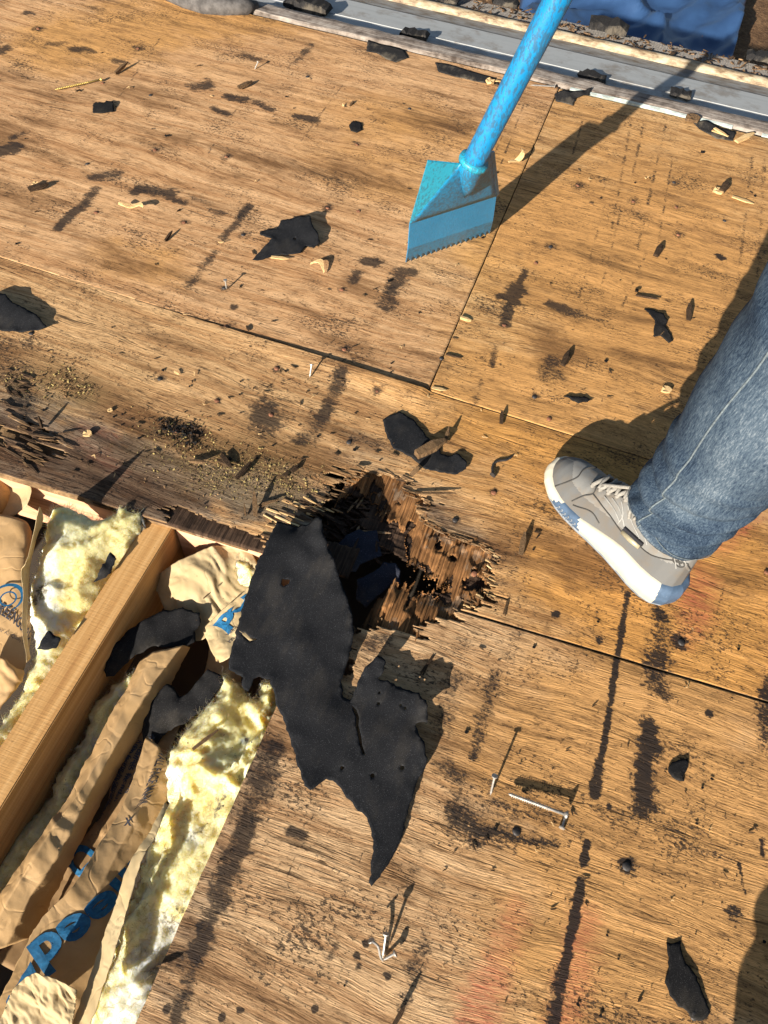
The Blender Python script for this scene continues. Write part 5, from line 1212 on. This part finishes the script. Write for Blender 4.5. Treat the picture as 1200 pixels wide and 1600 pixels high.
for v in ms.data.vertices:                                          # midsole is thicker at heel than at the forefoot
    s = (np.array(v.co) + np.array(person.location) * 0 - HB) @ ex / SLn
    if v.co.z > .013: v.co.z *= np.interp(s, [0, .12, .35, .5, .62, .72, .85, 1], [1.6, 1.75, 1.6, 1.25, 1.0, .95, .9, .9])
def on(path, off=.0012): return [upper(s, a, off) for s, a in path]
def dense(path, n=30): return [tuple(p) for p in cr(np.array([(s, a, 0) for s, a in path], float), n)[:, :2]]
sb_ = MB()
for path in ([(.86, .06), (.82, .22), (.80, .36), (.82, .5), (.80, .64), (.82, .78), (.86, .94)], [(.72, .10), (.69, .22), (.66, .30), (.68, .40)], [(.66, .30), (.56, .22), (.47, .17), (.38, .14), (.30, .16)], [(.70, .08), (.60, .13), (.52, .09)], [(.0, .34), (.1, .25), (.2, .18), (.30, .16)], [(.66, .70), (.5, .82), (.3, .84)]):
    sb_.tube(on(dense(path), .0006), .0011, 6)
sb_.build('seam_lines', M_stitch, shoe)
st2 = MB()
for path in ([(.60, .33), (.52, .26), (.44, .19)], [(.56, .35), (.47, .26), (.40, .18)], [(.51, .36), (.45, .25), (.44, .17)], [(.47, .36), (.40, .26), (.30, .20)], [(.43, .36), (.33, .27), (.25, .21)], [(.39, .34), (.30, .3), (.18, .24)], [(.06, .22), (.12, .30), (.16, .36)], [(.04, .30), (.10, .36), (.13, .40)]):
    st2.tube(on(dense(path, 16), .0006), .0012, 5)
M_fold = plain('raised_leather_rib', (0.25, 0.245, 0.23), .6, .3)
st2.build('raised_ribs', M_fold, shoe)
ls = MB()
for k in range(7):                                                  # cross laces over the dark tongue
    s0 = .70 - k * .05; a0 = .385 + .004 * k
    P = []
    for q in np.linspace(0, 1, 9):
        s = s0 - .045 * q * (1 if k % 2 else .6); a = a0 + (1 - 2 * a0) * q
        P.append(upper(s, a, .003 + .004 * math.sin(math.pi * q)))
    ls.tube(P, .0036, 7)
    P = []
    for q in np.linspace(0, 1, 9):
        s = s0 - .045 * (1 - q); a = a0 + (1 - 2 * a0) * q
        P.append(upper(s, a, .004 + .005 * math.sin(math.pi * q)))
    ls.tube(P, .0032, 7)
    for sd_ in (a0 - .012, 1 - a0 + .012):
        ls.tube([upper(s0, sd_, .0005), upper(s0 - .006, sd_ + (.02 if sd_ < .5 else -.02), .004)], .0036, 7)
# the loose bow ends
e0 = upper(.40, .46, .006)
ls.tube(cr([upper(.66, .44, .007), upper(.58, .47, .014), upper(.50, .5, .018), upper(.42, .54, .016), upper(.36, .58, .020)], 16), .0031, 7)
ls.tube(cr([upper(.40, .5, .008), upper(.44, .40, .009), upper(.43, .30, .006), upper(.41, .25, .005)], 14), .0028, 7)
ls.tube(cr([upper(.40, .5, .010), upper(.36, .42, .010), upper(.38, .33, .006), upper(.39, .27, .004)], 14), .0028, 7)
ls.build('laces', M_lace, shoe, True)
# small side tab and heel badge
tb = MB()
P = [upper(.39, .150, .003), upper(.27, .160, .003)]
tb.tube([P[0], P[0] * .5 + P[1] * .5 + ey * .001, P[1]], [.0048, .0052, .0048], 10); tb.build('side_tab', M_greys, shoe, True)
tb = MB(); P = [upper(.395, .173, .003), upper(.265, .183, .003)]; tb.tube([P[0], P[1]], .0036, 8); tb.build('tab_slot', M_blk, shoe)  # dark slot above the side tab
hbm = MB(); n_ = 24
for k in range(n_):
    a = 2 * math.pi * k / n_; hbm.v.append(tuple(upper(.070 + .036 * math.cos(a), .262 + .032 * math.sin(a), .0020))); hbm.v.append(tuple(upper(.070 + .028 * math.cos(a), .262 + .024 * math.sin(a), .0022)))
hbm.f = [(2 * k, 2 * ((k + 1) % n_), 2 * ((k + 1) % n_) + 1, 2 * k + 1) for k in range(n_)]
n0 = len(hbm.v)
hbm.tube([upper(.056, .250, .0024), upper(.084, .275, .0024)], .0011, 5); hbm.tube([upper(.084, .250, .0024), upper(.056, .275, .0024)], .0011, 5)
hbm.build('heel_badge', M_stitch, shoe)
# ribs of the blue panels
rb_ = MB()
for k in range(6):
    s = .625 + k * .026
    P = [HB + ex * (s + .010 * math.sin(q * 6)) * SLn + ey * (hw(s, 1) + .0052) + np.array([0, 0, .011 + .014 * q]) for q in np.linspace(0, 1, 6)]
    rb_.tube(P, .0010, 5)
for k in range(4):
    q_ = .010 + .011 * k
    P = [HB + ex * (q_ - .004 * q) * SLn + ey * (hw(q_, 1) + .0062) + np.array([0, 0, .012 + .030 * q]) for q in (0, .5, 1)]
    rb_.tube(P, .0011, 5)
rb_.build('sole_ribs', M_soleg, shoe)['kind'] = 'stuff'

# trousers: lofted legs joined at the hips
def leg_rings(ank, knee, hip, seed, twist=0.0):
    V = []; prof = []
    n = 64
    zs = np.concatenate([np.linspace(0, .22, 34), np.linspace(.24, 1, 40)])
    for q in zs:
        if q < .5: c = ank + (knee - ank) * q / .5; 
        else: c = knee + (hip - knee) * (q - .5) / .5
        r = np.interp(q, [0, .03, .08, .15, .3, .5, .75, 1], [.056, .061, .061, .067, .085, .095, .100, .105])
        ring = []
        for k in range(n):
            a = 2 * math.pi * k / n
            e1 = ex * math.cos(a) + ey * math.sin(a)
            el = 1.16 if q < .2 else 1.08
            rr = r * (1 + (el - 1) * math.cos(a) ** 2)
            # folds gathered above the hem
            g = math.exp(-((q - .07) / .075) ** 2)
            wr = g * .0135 * (1.4 * abs(math.sin(q * 62 + 1.5 * math.sin(a + .8) + 3 * float(fbm(math.cos(a) * 1.2 + 4, math.sin(a) * 1.2 + q * 9, seed)))) - .8)
            wr += .007 * (float(fbm(math.cos(a) * 1.7 + 9, q * 16 + math.sin(a) * 1.5, seed + 2)) - .5) + .004 * math.sin(q * 60 + a * 2 + seed) * math.exp(-((q - .5) / .1) ** 2)
            p = c + e1 * (rr + wr)
            if q < .06: p = p + np.array([0, 0, -.012 * (.5 - .5 * math.cos(a)) * (1 - q / .06) + .018 * max(0, math.sin(a)) * (1 - q / .06)])
            ring.append(p)
        prof.append((q, ring))
    return prof
ank = HB + ex * .082 + ey * -.002 + np.array([0, 0, .130])
rings = leg_rings(ank, ank + np.array([.036, .018, .42]), ank + np.array([.22, .0, .82]), 3)
off2 = np.array([.45, -.02, 0.0])
rings2 = leg_rings(ank + off2, ank + off2 + np.array([-.02, .03, .42]), ank + off2 + np.array([-.06, .02, .84]), 5)
V = []; F = []; wear = []
for R in (rings, rings2):
    n0 = len(V); n = 64
    for q, ring in R:
        for k, p in enumerate(ring):
            V.append(p); a = 2 * math.pi * k / n
            da = (a - math.pi * .62 + math.pi) % (2 * math.pi) - math.pi
            wear.append((.55 * math.exp(-(da / .5) ** 2) * (q > .1) + .25 * math.exp(-((q - .5) / .12) ** 2) * max(0, math.cos(a)) + .5 * (q < .008), 0, 0, 0))
    m = len(R)
    F += [(n0 + i * n + k, n0 + i * n + (k + 1) % n, n0 + (i + 1) * n + (k + 1) % n, n0 + (i + 1) * n + k) for i in range(m - 1) for k in range(n)]
    last = n0 + (m - 1) * n
    c = np.mean([p for p in R[-1][1]], 0) + np.array([0, 0, .03]); V.append(c); wear.append((0, 0, 0, 0)); F += [(last + k, last + (k + 1) % n, len(V) - 1) for k in range(n)]
# hips and waist
hc = np.mean([np.mean(rings[-1][1], 0), np.mean(rings2[-1][1], 0)], 0); n0 = len(V); hr = []
for z, rx, ry in ((-.10, .10, .16), (-.04, .125, .19), (.04, .135, .20), (.12, .128, .19), (.19, .12, .175)):
    for k in range(48):
        a = 2 * math.pi * k / 48; V.append(hc + ex * rx * math.cos(a) + ey * ry * math.sin(a) + np.array([0, 0, z])); wear.append((.1, 0, 0, 0))
F += [(n0 + i * 48 + k, n0 + i * 48 + (k + 1) % 48, n0 + (i + 1) * 48 + (k + 1) % 48, n0 + (i + 1) * 48 + k) for i in range(4) for k in range(48)]
F += [tuple(n0 + 4 * 48 + k for k in range(48)), tuple(n0 + 47 - k for k in range(48))]
jeans = mesh('jeans', V, F, M_denim, person, True)
set_attr(jeans.data, 'wear', np.array(wear))
solid(jeans, .0022, -1)
# side seam, double stitch
sm_ = MB()
for da in (0, ):
    P = []
    for q, ring in rings:
        c = np.mean(ring, 0); p = ring[14]; d = p - c; d[2] = 0; P.append(p + d / np.linalg.norm(d) * .0008)
    sm_.tube(P, .0013, 6)
sm_.build('seam', M_thread, jeans, True)
hm = MB()
for lvl in (3,):
    P = [ring for q, ring in rings][lvl]; c = np.mean(P, 0)
    P = [p + (p - c) / np.linalg.norm(p - c) * .0012 for p in P]; hm.tube(P + [P[0]], .0007, 5, cap=False)
hm.build('hem_stitch', M_thread, jeans)
# second shoe, outside the frame
s2 = shoe.copy(); COL.objects.link(s2); s2.parent = person; s2.location = Vector(s2.location) + Vector(off2)
for ch in list(shoe.children):
    d_ = ch.copy(); COL.objects.link(d_); d_.parent = s2
# unseen legs added out of frame, placed to throw the shadow at the lower right
p2 = thing('person', 'unseen person in blue jeans, added outside the lower right corner to cast the shadow there', 'person', HB)
da_ = Vector(ank) - Vector(HB)
p2.rotation_euler = (0, 0, -math.pi / 2)
p2.location = Vector((.455 - da_.y, -.22 + da_.x, 0))
for o_ in [c_ for c_ in person.children if c_.name.startswith(('jeans', 'shoe'))]:
    d_ = o_.copy(); COL.objects.link(d_); d_.parent = p2
    for ch in o_.children:
        g_ = ch.copy(); COL.objects.link(g_); g_.parent = d_
# sock in the ankle opening
sk = MB(); sk.tube([HB + ex * .085 + np.array([0, 0, .05]), HB + ex * .085 + np.array([0, 0, .11]), ank + np.array([0, 0, .12])], [.022, .022, .026], 20)
M_sock = plain('dark_sock', (0.05, 0.055, 0.07), .9, .1); sk.build('sock', M_sock, person, True)

# ------------------------------------------------------------------ loose nails, screws, chips
def nail_mesh(l, r=.0016, hr=.0042, bend=0.0):
    b = MB(); P = [np.array([l * q, bend * math.sin(math.pi * min(1, q * 1.4)) * l if bend else 0, 0]) for q in np.linspace(0, 1, 7)]
    b.tube(P[:-1] + [P[-1]], [r] * 6 + [r * .15], 8); b.tube([(-.0012, 0, 0), (0.0004, 0, 0)], hr, 12); return b
def place_dir(o, p0, p1):
    """local x axis from p0 to p1 (world)"""
    d = Vector(p1 - p0); o.rotation_euler = d.to_track_quat('X', 'Z').to_euler(); o.location = p0
def loose_nail(px0, px1, label, m=None, bend=0.0, z0=.0035, z1=.002, r=.0016, name='nail', group='loose nails and screws on the deck'):
    a, b = un(*px0, z0), un(*px1, z1); o = nail_mesh(np.linalg.norm(b - a), r, r * 2.6, bend).build(name, m or M_steel); place_dir(o, a, b); return tag(o, label, 'nail', group)
loose_nail((773, 1213), (766, 1243), 'nail standing point down just above the silver screw', z0=.030, z1=.001)
loose_nail((878, 1293), (884, 1274), 'short nail under the head of the silver screw')
loose_nail((603, 1460), (598, 1497), 'nail tilted over a bent nail near the bottom of the deck', z0=.020, z1=.006)
loose_nail((580, 1470), (599, 1503), 'bent nail lying under a tilted nail near the bottom of the deck', z0=.018, bend=.12)
loose_nail((617, 1490), (598, 1500), 'third nail crossing beside the tilted pair', z0=.008)
loose_nail((770, 742), (803, 710), 'bent nail lying between the felt scrap and the shoe', M_darknail, .22, r=.0022)
loose_nail((487, 570), (484, 590), 'nail standing beside the gap under the upper sheet', z0=.020, z1=.001)
loose_nail((352, 438), (354, 452), 'short nail standing left of the wing shaped felt scrap', z0=.02, z1=.001)
loose_nail((403, 97), (398, 108), 'pale nail standing near the top of the deck', z0=.015, z1=.001)
loose_nail((866, 205 - 70), (828, 133), 'nail lying along the trim board at the sheet joint', r=.002)
loose_nail((870, 190), (876, 208), 'tiny dark nail on the mulch by the tarpaulin', M_darknail, z0=-.1, z1=-.12)
def screw(px0, px1, label, m, z0=.006, z1=.004, r=.0019):
    a, b = un(*px0, z0), un(*px1, z1); l = np.linalg.norm(b - a); root = thing('screw', label, 'screw', a, 'loose nails and screws on the deck')
    root.rotation_euler = Vector(b - a).to_track_quat('X', 'Z').to_euler()
    k = MB(); k.tube([(0, 0, 0), (l * .3, 0, 0), (l * .97, 0, 0), (l, 0, 0)], [r, r * .85, r * .8, .0002], 8)
    nn = 18
    th = MB()
    for i in range(nn):
        x = l * (.28 + .68 * i / nn); th.tube([(x, 0, 0), (x + l * .012, 0, 0), (x + l * .024, 0, 0)], [r * .8, r * 1.65, r * .8], 10)
    hd_ = MB(); hd_.tube([(-.0015, 0, 0), (.0, 0, 0), (.004, 0, 0)], [r * 2.2, r * 2.3, r], 14)
    for nm, mb in (('shank', k), ('thread', th), ('head', hd_)):
        o = mesh(nm, mb.v, mb.f, m, None, True); o.parent = root
    return root
screw((885, 1273), (794, 1240), 'silver deck screw lying on the lower sheet beside the charred patch', M_steel, .012, .008, .0023)
screw((158, 124), (86, 140), 'yellow zinc screw lying near the top left of the deck', M_brass)

pro = {}
def proto(kind, seed):
    if (kind, seed) in pro: return pro[kind, seed]
    r = random.Random(seed * 7 + len(kind)); b = MB()
    if kind == 'splinter':
        for k in range(r.choice((1, 2, 2))): stick(b, (r.uniform(-.1, .1), r.uniform(-.05, .05), .05 + .05 * k), r.gauss(0, .12), 1.0, r.uniform(.10, .24), r.uniform(.05, .12), r.uniform(-.10, .10))
    elif kind == 'shaving':
        P = [np.array([q - .5, .18 * math.sin(q * 4 + seed), .08 + .16 * abs(math.sin(q * 3 + seed))]) for q in np.linspace(0, 1, 9)]
        for i, p in enumerate(P):
            w = .10 * math.sin(math.pi * min(.95, max(.08, i / 8)))
            b.v += [tuple(p + [0, w, .01]), tuple(p - [0, w, .02]), tuple(p - [0, w, .06]), tuple(p + [0, w, -.03])]
            if i: b.f += [((i - 1) * 4 + k, i * 4 + k, i * 4 + (k + 1) % 4, (i - 1) * 4 + (k + 1) % 4) for k in range(4)]
        b.f += [(0, 1, 2, 3), (35, 34, 33, 32)]
    else:
        n = 9; rad = [r.uniform(.28, .55) for _ in range(n)]
        for z, s in ((0, 1), (.13, .95)):
            b.v += [(rad[k] * s * math.cos(6.283 * k / n), rad[k] * s * math.sin(6.283 * k / n) * .75, z + (.12 * math.sin(k * 1.3 + seed) ** 2)) for k in range(n)]
        b.v.append((0, 0, .17)); b.f = [(k, (k + 1) % n, n + (k + 1) % n, n + k) for k in range(n)] + [(n + k, n + (k + 1) % n, 2 * n) for k in range(n)] + [tuple(range(n - 1, -1, -1))]
    me = bpy.data.meshes.new(kind); me.from_pydata([tuple(map(float, p)) for p in b.v], [], b.f); pro[kind, seed] = me; return me
mats_ = {'d': M_chipd, 'l': M_chipl, 'm': M_chipm, 'f': M_feltdk}
used = {}
def chip(kind, a, b, mk, label, name, cat, group, z=.0005, seed=None, fat=1.0, tilt=0.0):
    seed = seed if seed is not None else random.randrange(6)
    key = (kind, seed, mk)
    if key not in used:
        me = proto(kind, seed).copy(); me.materials.append(mats_[mk]); used[key] = me
    o = bpy.data.objects.new(name, used[key]); COL.objects.link(o)
    A_, B_ = un(*a, z), un(*b, z); l = np.linalg.norm(B_ - A_); o.location = (A_ + B_) / 2
    d = B_ - A_; o.rotation_euler = (0, -tilt, math.atan2(d[1], d[0])); o.scale = (l, l * fat, l * fat)
    if tilt: o.location.z += abs(math.sin(tilt)) * l / 2
    return tag(o, label, cat, group)
GS, GP, GF = 'dark splinters scattered on the deck', 'pale wood shavings scattered on the deck', 'felt crumbs scattered on the deck'
named = [  # kind, a, b, material, label, z, fat, tilt
    ('splinter', (650, 712), (696, 690), 'm', 'brown ribbed wood chip lying on the curved felt scrap', .007, 2.2, 0),
    ('splinter', (696, 692), (701, 672), 'm', 'thin sliver standing up behind the curved felt scrap', .004, 1, .5),
    ('splinter', (812, 866), (822, 836), 'm', 'leaf shaped sliver of wood left of the shoe sole', .002, 1.2, .25),
    ('shaving', (800, 262), (810, 246), 'l', 'curled pale shaving right of the blue blade', .002, 1.3, .3),
    ('shaving', (192, 322), (224, 334), 'l', 'long pale shaving on the upper left sheet', .001, 1.2, 0),
    ('shaving', (485, 414), (510, 426), 'l', 'pale split of wood right of the wing shaped felt scrap', .001, 1.4, 0),
    ('splinter', (425, 402), (452, 410), 'l', 'short pale splinter under the wing shaped felt scrap', .001, 1, .1),
    ('splinter', (180, 116), (202, 103), 'm', 'bent brown sliver near the top left of the deck', .002, 1.2, .15),
    ('splinter', (50, 300), (80, 290), 'd', 'black sliver at the left part of the upper sheet', .002, 1.3, .1),
    ('chip', (50, 291), (62, 286), 'l', 'white crumb beside a dark sliver at left of the upper sheet', .004, 1.2, 0),
    ('splinter', (258, 375), (275, 365), 'd', 'stubby black sliver below the left dark streaks', .002, 1.6, .1),
    ('splinter', (375, 140), (397, 130), 'm', 'brown sliver on the pale upper sheet near its middle', .002, 1, .1),
    ('chip', (1112, 302), (1130, 300), 'l', 'white crumb on the golden sheet near the right edge', .003, 1.2, 0),
    ('splinter', (1128, 302), (1135, 290), 'd', 'dark crumb stuck to a white crumb near the right edge', .003, 2, .3),
    ('splinter', (1145, 308), (1178, 322), 'l', 'pale splinter on the golden sheet near the right edge', .001, .9, 0),
    ('splinter', (992, 452), (994, 466), 'd', 'short upright black sliver on the golden sheet', .002, 1.3, .4),
    ('splinter', (994, 462), (1030, 470), 'd', 'long black curl on the golden sheet above the jeans', .002, .8, .05),
    ('splinter', (1074, 500), (1078, 480), 'd', 'small forked black chip beside the curled felt shaving', .002, 1.4, .2),
    ('splinter', (880, 572), (888, 552), 'd', 'forked black chip below the smeared tar spots', .002, 1.4, .2),
    ('splinter', (1025, 402), (1032, 386), 'd', 'black forked chip high on the golden sheet', .002, 1.5, .2),
    ('splinter', (720, 499), (738, 502), 'l', 'pale plug of wood at the vertical sheet joint', .001, 1.4, 0),
    ('splinter', (676, 606), (698, 613), 'l', 'pale sliver at the corner where the sheets meet', .001, 1.2, 0),
    ('splinter', (697, 554), (722, 560), 'd', 'black slit of a splinter right of the vertical joint', .001, 1, 0),
    ('splinter', (782, 662), (786, 645), 'd', 'small black sliver above the bent nail', .002, 1.4, .2),
    ('splinter', (730, 690), (800, 645), 'd', 'x', 0, 0, 0),
    ('chip', (864, 462 + 150), (880, 612), 'l', 'x', 0, 0, 0),
    ('chip', (1032, 614), (1048, 608), 'l', 'cream flake by the shadow of the jeans', .002, 1.1, 0),
    ('splinter', (62, 668), (72, 655), 'd', 'black shard standing on the dark strip at left', .006, 2.2, .9),
    ('chip', (128, 682), (146, 676), 'l', 'white crumb on the dark strip above the left bay', .002, 1.1, 0),
    ('chip', (166, 642), (178, 640), 'l', 'tiny cream crumb on the strip left of the dirt heap', .002, 1, 0),
    ('splinter', (302, 720), (320, 735), 'm', 'flat brown chip standing in the sawdust', .003, 2, .3),
    ('splinter', (345, 718), (368, 730), 'd', 'dark block of wood in the sawdust above the open bay', .002, 1.6, .05),
    ('splinter', (372, 748), (395, 722), 'd', 'dark twig lying across the sawdust', .004, .8, .1),
    ('splinter', (398, 806), (402, 774), 'm', 'upright brown splinter at the cut edge of the strip', .003, 1, .4),
    ('splinter', (382, 805), (386, 788), 'm', 'short brown splinter at the cut edge of the strip', .003, 1.3, .4),
    ('splinter', (410, 790), (438, 780), 'm', 'slanting brown splinter left of the large felt sheet', .003, .7, .1),
    ('splinter', (445, 745), (450, 735), 'd', 'dark crumb at the right end of the sawdust', .002, 2, .2),
    ('splinter', (458, 738), (468, 728), 'd', 'dark chip at the right end of the sawdust', .002, 2, .2),
    ('splinter', (622, 790), (745, 800), 'x', 'x', 0, 0, 0),
    ('splinter', (650, 770), (716, 774), 'm', 'long lifted splinter above the rotten hole', .003, .35, .03),
    ('splinter', (646, 745), (652, 732), 'm', 'orange chip standing at the top of the rotten hole', .004, 2.4, .8),
    ('splinter', (560, 728), (566, 740), 'm', 'small brown chip in the felt shadow above the hole', .003, 2, .2),
    ('splinter', (660, 1052), (676, 1022), 'd', 'dark thin twig on the lower sheet below the hole', .001, .6, 0),
    ('splinter', (788, 960), (792, 935), 'm', 'thin brown splinter right of the rotten hole', .001, .6, 0),
    ('splinter', (250, 1508), (268, 1522), 'm', 'wedge shaped splinter at the cut edge near the bottom', .002, 1.6, .2),
    ('splinter', (302, 1170), (342, 1140), 'm', 'brown stick lying on the large wool batt', -.012, .9, 0),
    ('splinter', (318, 935), (330, 925), 'm', 'brown sliver lying on the crumpled pale kraft', -.035, 1, 0),
    ('splinter', (615, 1600), (636, 1572), 'd', 'dark sliver at the bottom edge of the frame', .006, 1.3, .3),
    ('chip', (1058, 215 + 1), (1066, 212), 'l', 'x', 0, 0, 0),
    ('splinter', (760, 126), (782, 132), 'l', 'pale plug of wood against the trim board', .006, 1.2, .1),
    ('chip', (758, 132), (770, 126), 'l', 'white flake against the trim board', .008, 1.2, 0),
    ('splinter', (1115, 205), (1140, 216), 'l', 'pale stick among the felt wad at the right edge', .010, 1, .05),
    ('splinter', (1150, 222), (1180, 214), 'l', 'pale chip by the trim at the right edge', .006, 1.2, .05),
    ('chip', (1070, 192), (1090, 186), 'm', 'brown chip against the trim near the right edge', .006, 1.2, 0),
]
for kd_, a, b, mk, lab, z, fat, tilt in named:
    if lab == 'x': continue
    nm = {'splinter': 'splinter', 'shaving': 'wood_shaving', 'chip': 'wood_chip'}[kd_]
    chip(kd_, a, b, mk, lab, nm, nm.replace('_', ' '), 'loose bits of wood on the deck', z, None, fat, tilt)
rq = random.Random(21)
def ok_spot(px, py):
    if px < 440 and py > 700 + (px * .34): return False
    if 430 < px < 790 and 720 < py < 1400 and not (px > 690 and py > 980): return False
    if px > 850 and py > 440 and px + (py - 440) * .75 > 1130 and py < 960: return False
    if py < 60 + px * .12: return False
    if px < 480 and py > 860 and px < 430 - (py - 1110) * .45: return False
    return True
def scatter(n, kind, mk, lab, nm, grp, lo, hi, ylim=(40, 1590), fat=(1, 1.6), tilt=.25):
    k = 0
    while k < n:
        px, py = rq.uniform(0, 1200), rq.uniform(*ylim)
        if rq.random() < .25: px, py = rq.gauss(330, 170), rq.gauss(690, 70)
        if not ok_spot(px, py) or not (0 < px < 1200 and 40 < py < 1595): continue
        l = rq.uniform(lo, hi) * (.55 + py / 1600 * .6); a = rq.uniform(0, math.pi) if rq.random() < .5 else rq.gauss(.35, .3)
        chip(kind, (px, py), (px + l * math.cos(a), py + l * math.sin(a)), mk, lab, nm, nm.replace('_', ' '), grp, .0008, None, rq.uniform(*fat), rq.uniform(0, tilt)); k += 1
scatter(80, 'splinter', 'd', 'small dark loose splinter among many lying on the plywood deck', 'splinter', GS, 4, 12)
scatter(45, 'splinter', 'm', 'small brown loose splinter among many lying on the plywood deck', 'splinter', 'brown splinters scattered on the deck', 5, 14)
scatter(40, 'shaving', 'l', 'tiny pale wood shaving among many scattered over the plywood', 'wood_shaving', GP, 5, 11)
scatter(75, 'chip', 'f', 'tiny black felt crumb among many scattered over the plywood', 'felt_crumb', GF, 3, 8)
# dirt and sawdust heaps
def crumbs(label, n, spots, lo, hi, mats, name='sawdust', z=0.0):
    b = MB(); r = random.Random(n)
    for _ in range(n):
        px, py, sx, sy = r.choice(spots); c = un(r.gauss(px, sx), r.gauss(py, sy), z); s = r.uniform(lo, hi) * (.4 + r.random()); R = [np.array([r.gauss(0, 1), r.gauss(0, 1), r.gauss(0, .6)]) for _ in range(4)]
        b.add([c + v / np.linalg.norm(v) * s + np.array([0, 0, s * .5]) for v in R], [(0, 1, 2), (0, 2, 3), (0, 3, 1), (1, 3, 2)], r.randrange(len(mats)))
    return tag(b.build(name, None, None, mats=mats), label, name.replace('_', ' '), kind='stuff')
M_saw = plain('yellowish_sawdust', (0.33, 0.25, 0.10), .95, .05, 0, .4, 300, 0)
crumbs('yellowish sawdust and crumbs spread on the dark strip above the open bay', 2600, [(395, 730, 38, 24), (370, 745, 45, 20), (440, 755, 35, 18), (320, 725, 40, 20), (270, 690, 40, 25)], .0006, .0022, [M_saw, M_chipm, M_chipd, M_saw])
crumbs('dark crumbs of tar heaped around a nail head on the strip', 320, [(275, 673, 14, 9), (300, 682, 10, 9), (262, 664, 8, 5)], .0012, .0042, [M_feltdk, M_chipd, M_feltdk], 'tar_crumbs')
crumbs('brown dirt crumbs on the strip near the left frame edge', 900, [(95, 590, 20, 16), (60, 610, 30, 20), (135, 608, 10, 7), (20, 590, 18, 12), (105, 600, 8, 14)], .0006, .0026, [M_chipd, M_chipm, M_saw], 'dirt_crumbs')
crumbs('fine dark grit sprinkled over all the plywood sheets', 3600, [(600, 300, 380, 160), (300, 600, 200, 120), (900, 700, 250, 200), (700, 1250, 300, 220), (1000, 1200, 150, 250), (200, 300, 160, 140), (640, 740, 100, 70), (450, 1250, 60, 160)], .0004, .0015, [M_chipd, M_feltdk, M_chipm], 'grit', .0006)
